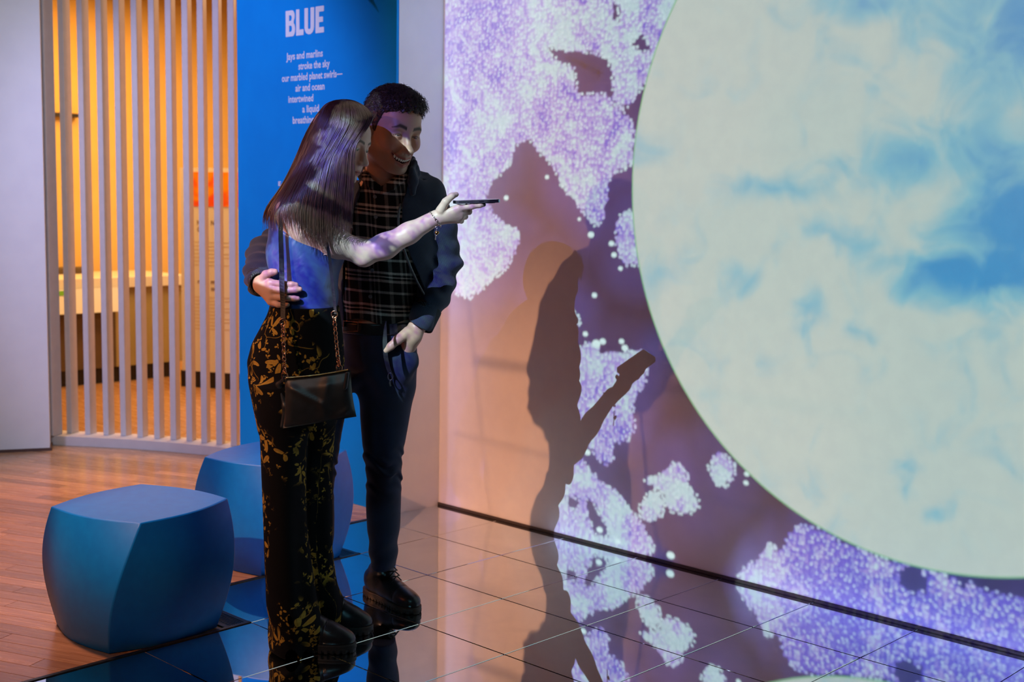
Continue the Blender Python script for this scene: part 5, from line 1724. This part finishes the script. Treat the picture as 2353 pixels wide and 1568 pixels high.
M_DENIM = mat('dark_denim', (0.02, 0.03, 0.05), 0.75, spec=0.25, build=denim_nodes, sheen=0.1)
jn = Shape()
jn.zloft(rows([(738, 786, 958), (790, 785, 957), (840, 787, 956, 4.33, 0.114), (865, 796, 953, 4.332, 0.106), (890, 810, 949, 4.336, 0.094), (915, 828, 941, 4.345, 0.078), (945, 848, 925, 4.36, 0.055), (975, 868, 905, 4.37, 0.02)], 4.33, 0.118), 0.02)
jn.zloft(rows([(830, 846, 950, 4.335, 0.09), (850, 840, 955, 4.335, 0.100), (900, 832, 950, 4.345, 0.097), (930, 827, 946, 4.355, 0.092), (960, 828, 941, 4.365, 0.086), (1000, 831, 934), (1040, 835, 926), (1070, 838, 923), (1092, 843, 923), (1105, 842, 924), (1120, 842, 922), (1160, 841, 921), (1200, 843, 920), (1250, 848, 914), (1285, 851, 911), (1300, 851, 911)], 4.37, 0.080), 0.03)
jn.zloft(rows([(850, 790, 880, 4.33, 0.10), (900, 715, 806, 4.31, 0.095), (960, 700, 792), (1000, 698, 784), (1050, 698, 777), (1085, 700, 769), (1095, 700, 773), (1110, 700, 766), (1200, 702, 768), (1280, 704, 764), (1310, 706, 762)], 4.30, 0.075), 0.03)


def jfold(p):
    kz = S(880, 1075, 4.37)[2]
    w = 0.0058 * np.sin(p[:, 2] * 135 + p[:, 0] * 70 + 2.2 * np.sin(p[:, 0] * 45 + p[:, 1] * 40)) * (0.55 + 0.45 * np.sin(p[:, 0] * 38 + p[:, 2] * 60 + p[:, 1] * 25)) * np.exp(-((p[:, 2] - kz) / 0.07) ** 2)
    w += 0.0035 * np.sin(p[:, 2] * 70 - p[:, 0] * 60) * np.exp(-((p[:, 2] - 0.18) / 0.07) ** 2)
    w += 0.0030 * np.sin(p[:, 0] * 70 + p[:, 2] * 45) * np.exp(-((p[:, 2] - 0.85) / 0.10) ** 2)
    return w


jn.ell(S(925, 830, 4.262), (0.052, 0.040, 0.062), None, 0.03)
jn.disp(jfold)
# pocket mouth and crease
pz = S(930, 795, 4.2)
jn.add(lambda p: np.maximum(np.abs((p[:, 2] - pz[2]) + 0.10 * (p[:, 0] - pz[0])) - 0.003, np.abs(p[:, 0] - pz[0]) - 0.035), pz - 0.2, pz + 0.2, 0.006, 's')
je = field_obj('jeans', jn, 0.0034, M_DENIM, mn, MF)
bl = Shape()
bl.zloft(rows([(737, 784, 960), (763, 783, 960)], 4.33, 0.122), 0.01)
bo = field_obj('belt', bl, 0.0030, M_LEATHER, mn, MF)
M_COPPER = mat('copper_metal', (0.70, 0.36, 0.22), 0.25, metal=1.0)
bc = S(806, 750, 4.212)
tubes('buckle', [[bc + np.array([x, 0.0, z]) for x, z in ((-0.024, -0.017), (0.024, -0.017), (0.024, 0.017), (-0.024, 0.017))]], [0.0022], M_COPPER, bo, MF, sides=6, closed=True)

# boots
M_SOLEB = mat('brown_edged_rubber', (0.05, 0.028, 0.016), 0.55, build=speckle((0.014, 0.011, 0.010), (0.05, 0.028, 0.014), 30.0))
make_shoe(mn, MF, S(848, 1372, 4.49), S(955, 1400, 4.245), 0.10, 0.043, 0.025, 'black leather lace-up boot', M_SOLEB, True, 0.17, S(882, 1296, 4.40))
make_shoe(mn, MF, S(690, 1395, 4.40), S(775, 1400, 4.20), 0.10, 0.045, 0.030, None, M_SOLEB, True, 0.17, S(726, 1310, 4.32))


# ------------------------------------------------------------------ phone, bracelet, handbag, lanyard
M_PHONE = mat('dark_glass', (0.02, 0.022, 0.03), 0.12, spec=0.6)
M_EDGE = mat('phone_edge', (0.42, 0.45, 0.52), 0.22, metal=0.9)
a_, b_ = S(1044, 464.5, 3.995), S(1145, 461, 4.025)
fx = norm(b_ - a_); fz0 = norm(np.array([0.03, -0.012, 1.0])); fy = norm(np.cross(fz0, fx)); fz = np.cross(fx, fy)
pl = float(np.linalg.norm(b_ - a_)); pc0 = to_world(0.5 * (a_ + b_))
def vec_world(v_):
    return v_[0] * SU + v_[1] * SV + np.array([0, 0, v_[2]])
PX, PY, PZ = vec_world(fx), vec_world(fy), vec_world(fz)
ph = tag(empty('smartphone'), 'dark smartphone held level in the raised hand of the woman', 'phone')
Mx = Matrix.Identity(4)
for i in range(3):
    Mx[i][0], Mx[i][1], Mx[i][2], Mx[i][3] = PX[i], PY[i], PZ[i], pc0[i]
ph.matrix_world = Mx


def rbox(name, L_, W_, r_, z0, z1, m, parent, bev=0.0):
    bm = bmesh.new()
    n = 8
    loop = []
    for cx_, cy_, a0 in ((L_ / 2 - r_, W_ / 2 - r_, 0), (-L_ / 2 + r_, W_ / 2 - r_, 90), (-L_ / 2 + r_, -W_ / 2 + r_, 180), (L_ / 2 - r_, -W_ / 2 + r_, 270)):
        for k in range(n):
            t = math.radians(a0 + 90.0 * k / (n - 1))
            loop.append((cx_ + r_ * math.cos(t), cy_ + r_ * math.sin(t)))
    lo_ = [bm.verts.new((x, y, z0)) for x, y in loop]; hi_ = [bm.verts.new((x, y, z1)) for x, y in loop]
    bm.faces.new(hi_); bm.faces.new(lo_[::-1])
    for k in range(len(loop)):
        bm.faces.new((lo_[k], lo_[(k + 1) % len(loop)], hi_[(k + 1) % len(loop)], hi_[k]))
    if bev:
        es = [e for e in bm.edges if len(e.link_faces) == 2 and e.calc_face_angle(0) > 1.2]
        bmesh.ops.bevel(bm, geom=es, offset=bev, segments=2, affect='EDGES')
    return bm_obj(name, bm, m, parent)


rbox('case', pl, 0.074, 0.011, -0.0050, 0.0042, M_EDGE, ph, 0.0018)
rbox('screen', pl - 0.004, 0.070, 0.010, 0.0042, 0.0048, M_PHONE, ph)
rbox('back', pl - 0.006, 0.068, 0.010, -0.0056, -0.0050, M_PHONE, ph)
kb = box('side_button', 0.002, 0.016, -0.0378, -0.0366, -0.0018, 0.0012, M_PHONE, ph, 0.0004)
cm = rbox('camera_bump', 0.030, 0.030, 0.007, -0.0078, -0.0056, M_PHONE, ph, 0.0006); cm.location = (pl / 2 - 0.024, 0.014, 0)

# bracelet: a chain of small links round the wrist, hanging at the near side, with a heart charm
M_SILVER = mat('silver', (0.72, 0.70, 0.68), 0.2, metal=1.0)
M_GOLD = mat('gold', (0.80, 0.50, 0.12), 0.22, metal=1.0)
WB = to_world(wr_r)
bw = tag(empty('bracelet', WB), 'silver chain bracelet with heart charm on the wrist of the woman', 'bracelet')
ax_ = norm(S(1001, 501, 3.985) - S(940, 536, 3.975))
e1 = norm(np.cross(ax_, np.array([0, 1.0, 0]))); e2 = np.cross(ax_, e1)
cb = wr_r - ax_ * 0.002


def link_mesh(name, L_, W_, r_, m):
    n = 16
    P = []
    for k in range(n):
        t = 2 * PI * k / n
        P.append((L_ / 2 * math.cos(t), W_ / 2 * math.sin(t), 0.0))
    o = tubes(name, [np.array(P)], [r_], m, None, np.zeros(3), sides=6, closed=True, stage=False)
    me = o.data
    bpy.data.objects.remove(o)
    return me


def place_link(name, me, p0, p1, parent, origin, twist):
    """a link lying from p0 to p1 (stage)"""
    c = to_world(0.5 * (p0 + p1)) - origin
    x = vec_world(norm(p1 - p0)); ref = vec_world(np.array([0, -1.0, 0]))
    z = ref - x * float(ref @ x); z = z / np.linalg.norm(z); y = np.cross(z, x)
    o = bpy.data.objects.new(name, me); link(o, parent)
    m_ = Matrix.Identity(4)
    ct, st2 = math.cos(twist), math.sin(twist)
    y2, z2 = y * ct + z * st2, z * ct - y * st2
    for i in range(3):
        m_[i][0], m_[i][1], m_[i][2], m_[i][3] = x[i], y2[i], z2[i], c[i]
    o.matrix_local = m_
    return o


lk = link_mesh('chain_link', 0.0085, 0.0056, 0.0010, M_SILVER)
NB = 24
ring = []
for k in range(NB + 1):
    t = 2 * PI * k / NB
    ring.append(cb + e1 * math.cos(t) * 0.0275 + e2 * math.sin(t) * 0.0275 + np.array([0, 0, -0.0035]) - ax_ * 0.004 * math.cos(t))
for k in range(NB):
    place_link('chain_link', lk, ring[k], ring[k + 1], bw, WB, (k % 2) * 1.1 + 0.2)
tail = [S(1003, 520, 3.955), S(1002, 528, 3.954), S(1003, 536, 3.954), S(1001, 542, 3.954)]
for k in range(3):
    place_link('chain_link', lk, tail[k], tail[k + 1], bw, WB, (k % 2) * 1.2)
hc = S(1004, 536, 3.952)
ht = Shape()
ht.ell(hc + np.array([-0.0028, 0, 0.002]), (0.0042, 0.0026, 0.0042), None, 0.002); ht.ell(hc + np.array([0.0028, 0, 0.002]), (0.0042, 0.0026, 0.0042), None, 0.002)
ht.cone(hc + np.array([0, 0, 0.001]), hc + np.array([0, 0, -0.007]), 0.0042, 0.0008, 0.003)
field_obj('heart_charm', ht, 0.0010, M_GOLD, bw, WB)
fe = Shape(); fe.chain([S(1001, 542, 3.953), S(1000, 551, 3.953)], [0.0012, 0.0018], 0.001)
field_obj('drop_charm', fe, 0.0007, M_SILVER, bw, WB)

# handbag
VB = 3.795
BO = to_world(S(735, 920, VB))
hb = tag(empty('handbag', BO), 'black leather handbag on chain straps hanging at the hip of the woman', 'handbag')
M_BAG = mat('bag_leather', (0.020, 0.024, 0.026), 0.42, spec=0.6, build=speckle((0.017, 0.021, 0.023), (0.026, 0.030, 0.033), 40.0, 0.25, 0.0008))
tl, tr_, br_, bl_ = S(654, 871, VB), S(806, 851, VB - 0.006), S(819, 958, VB - 0.004), S(650, 985, VB + 0.004)
NU, NV_ = 30, 22
Vb, Fb = [], []
for side in (-1, 1):
    for j in range(NV_ + 1):
        for i in range(NU + 1):
            f, g = i / NU, j / NV_
            top_ = tl + (tr_ - tl) * f; bot = bl_ + (br_ - bl_) * f
            p = top_ + (bot - top_) * g
            # sagging edges and a soft belly with slanting creases
            ed = min(1.0, min(f, 1 - f) * 9) ** 0.5 * min(1.0, (1 - g) * 9) ** 0.5 * (0.25 + 0.75 * min(1.0, g * 5))
            belly = 0.020 * ed * (0.45 + 0.55 * math.sin(PI * g) * 1.0)
            cr_ = 0.007 * math.exp(-((g - 0.15 - 0.95 * f * 1.0 + 0.08) / 0.06) ** 2) * ed * (f < 0.6) + 0.006 * math.exp(-((f - 0.66 + 0.1 * g) / 0.07) ** 2) * ed + 0.006 * math.exp(-((g - 1.5 + 0.75 * f) / 0.07) ** 2) * ed
            p = p + np.array([0.004 * math.sin(PI * g) * (1 if f > 0.5 else -1) * -abs(2 * f - 1) ** 3, side * (belly + (cr_ if side < 0 else 0)), -0.004 * math.sin(PI * f) * (1 - g)])
            Vb.append(p)
n1 = NU + 1
o2 = n1 * (NV_ + 1)
for s_ in (0, 1):
    for j in range(NV_):
        for i in range(NU):
            q = (s_ * o2 + j * n1 + i, s_ * o2 + j * n1 + i + 1, s_ * o2 + (j + 1) * n1 + i + 1, s_ * o2 + (j + 1) * n1 + i)
            Fb.append(q if s_ == 1 else q[::-1])
edge = [j * n1 for j in range(NV_ + 1)] + [NV_ * n1 + i for i in range(1, n1)] + [j * n1 + NU for j in range(NV_ - 1, -1, -1)] + [i for i in range(NU - 1, 0, -1)]
for k in range(len(edge)):
    p, q = edge[k], edge[(k + 1) % len(edge)]
    Fb.append((p, q, o2 + q, o2 + p))
mesh_obj('bag_body', to_world(np.array(Vb)) - BO, Fb, M_BAG, hb, smooth=True)
# folded side gusset at the back edge
gs = Shape()
gs.chain([S(652, 872, VB + 0.012), S(640, 884, VB + 0.030), S(656, 935, VB + 0.022), S(648, 980, VB + 0.014)], [0.006, 0.007, 0.010, 0.006], 0.01)
field_obj('gusset', gs, 0.0022, M_BAG, hb, BO)
M_BRASS = mat('brass_zip', (0.70, 0.52, 0.20), 0.3, metal=1.0)
zt = [tl + (tr_ - tl) * f + np.array([0, -0.004, 0.003 - 0.004 * math.sin(PI * f)]) for f in np.linspace(0.03, 0.96, 40)]
tubes('zip', [np.array(zt)], [0.0026 + 0.0006 * (np.arange(40) % 2)], M_BRASS, hb, BO, sides=6)
pt = bmesh.new()
p0 = S(797, 858, VB - 0.030); p1 = S(792, 893, VB - 0.030)
pul = Shape(); pul.cone(p0, p1, 0.0042, 0.0048, 0.002); pul.cone(p0 + np.array([0.003, 0, 0]), p1 + np.array([0.004, 0, 0.004]), 0.0042, 0.0040, 0.004)
field_obj('zip_pull', pul, 0.0016, M_BAG, hb, BO)
pt.free()
# straps and chains
def strap(pts, w0, w1, nm='strap'):
    P = spline([S(*q) for q in pts], 40)
    V, Fs = [], []
    for i, p in enumerate(P):
        w_ = w0 + (w1 - w0) * i / 39.0
        tw = 0.5 * math.sin(i / 39.0 * PI * 1.6)
        d_ = np.array([math.cos(tw), math.sin(tw) * 0.6, 0]) * w_ / 2
        for q in (-d_ - np.array([0, 0.0012, 0]), d_ - np.array([0, 0.0012, 0]), d_ + np.array([0, 0.0012, 0]), -d_ + np.array([0, 0.0012, 0])):
            V.append(p + q)
    for i in range(39):
        for k in range(4):
            Fs.append((4 * i + k, 4 * i + (k + 1) % 4, 4 * i + 4 + (k + 1) % 4, 4 * i + 4 + k))
    Fs += [(3, 2, 1, 0), (156, 157, 158, 159)]
    return mesh_obj(nm, to_world(np.array(V)) - BO, Fs, M_LEATHER, hb)


strap([(664, 452, 3.850), (650, 480, 3.840), (645, 520, 3.836), (647, 600, 3.836), (648, 660, 3.826), (650, 700, 3.820), (650, 738, 3.812)], 0.013, 0.017)
strap([(742, 500, 3.835), (752, 560, 3.850), (758, 600, 3.858), (764, 650, 3.850), (769, 700, 3.845), (771, 722, 3.840)], 0.010, 0.010)
lk2 = link_mesh('chain_link', 0.0135, 0.0098, 0.0016, M_COPPER)
rg = link_mesh('ring', 0.021, 0.019, 0.0016, M_COPPER)
for pts, n in (([(650, 746, 3.810), (652, 800, 3.802), (654, 858, 3.793)], 15), ([(768, 728, 3.838), (773, 790, 3.815), (779, 840, 3.795)], 14)):
    P = spline([S(*q) for q in pts], n + 1)
    place_link('ring', rg, P[0] + np.array([0, 0, 0.014]), P[0], hb, BO, 0.1)
    for k in range(n):
        place_link('chain_link', lk2, P[k], P[k + 1], hb, BO, 0.55 if k % 2 else -0.35)
    place_link('ring', rg, P[-1], P[-1] + np.array([0, 0, -0.015]), hb, BO, 0.2)
for q in ((655, 872), (779, 853)):
    tb_ = Shape(); c0 = S(q[0], q[1], VB - 0.001); tb_.cone(c0 + np.array([-0.004, 0, 0.008]), c0 + np.array([-0.004, 0, -0.006]), 0.0035, 0.0035, 0.003); tb_.cone(c0 + np.array([0.004, 0, 0.008]), c0 + np.array([0.004, 0, -0.006]), 0.0035, 0.0035, 0.003)
    field_obj('tab', tb_, 0.0015, M_BAG, hb, BO)

# lanyard hanging from the man's belt
LO = to_world(S(890, 800, 4.19))
ly = tag(empty('lanyard', LO), 'black strap with a clip hanging from the belt of the man', 'lanyard')
P = spline([S(*q) for q in ((883, 738, 4.200), (884, 770, 4.200), (886, 815, 4.192), (892, 845, 4.196), (897, 858, 4.200))], 30)
V, Fs = [], []
for i, p in enumerate(P):
    for q in ((-0.0075, -0.001), (0.0075, -0.001), (0.0075, 0.001), (-0.0075, 0.001)):
        V.append(p + np.array([q[0], q[1] - 0.001, 0]))
for i in range(29):
    for k in range(4):
        Fs.append((4 * i + k, 4 * i + (k + 1) % 4, 4 * i + 4 + (k + 1) % 4, 4 * i + 4 + k))
mesh_obj('strap', to_world(np.array(V)) - LO, Fs + [(3, 2, 1, 0), (116, 117, 118, 119)], M_BLACK, ly)
c0 = S(897, 866, 4.198)
tubes('clip', [[c0 + np.array([0.008 * math.cos(t), 0, 0.012 * math.sin(t)]) for t in np.linspace(0, 2 * PI, 20, endpoint=False)]], [0.0022], M_BLACK, ly, LO, sides=6, closed=True)
tubes('clip_tongue', [[c0 + np.array([0, 0, -0.012]), c0 + np.array([-0.002, 0, -0.022]), c0 + np.array([0.001, 0, -0.032])]], [0.003], M_BLACK, ly, LO, sides=6)
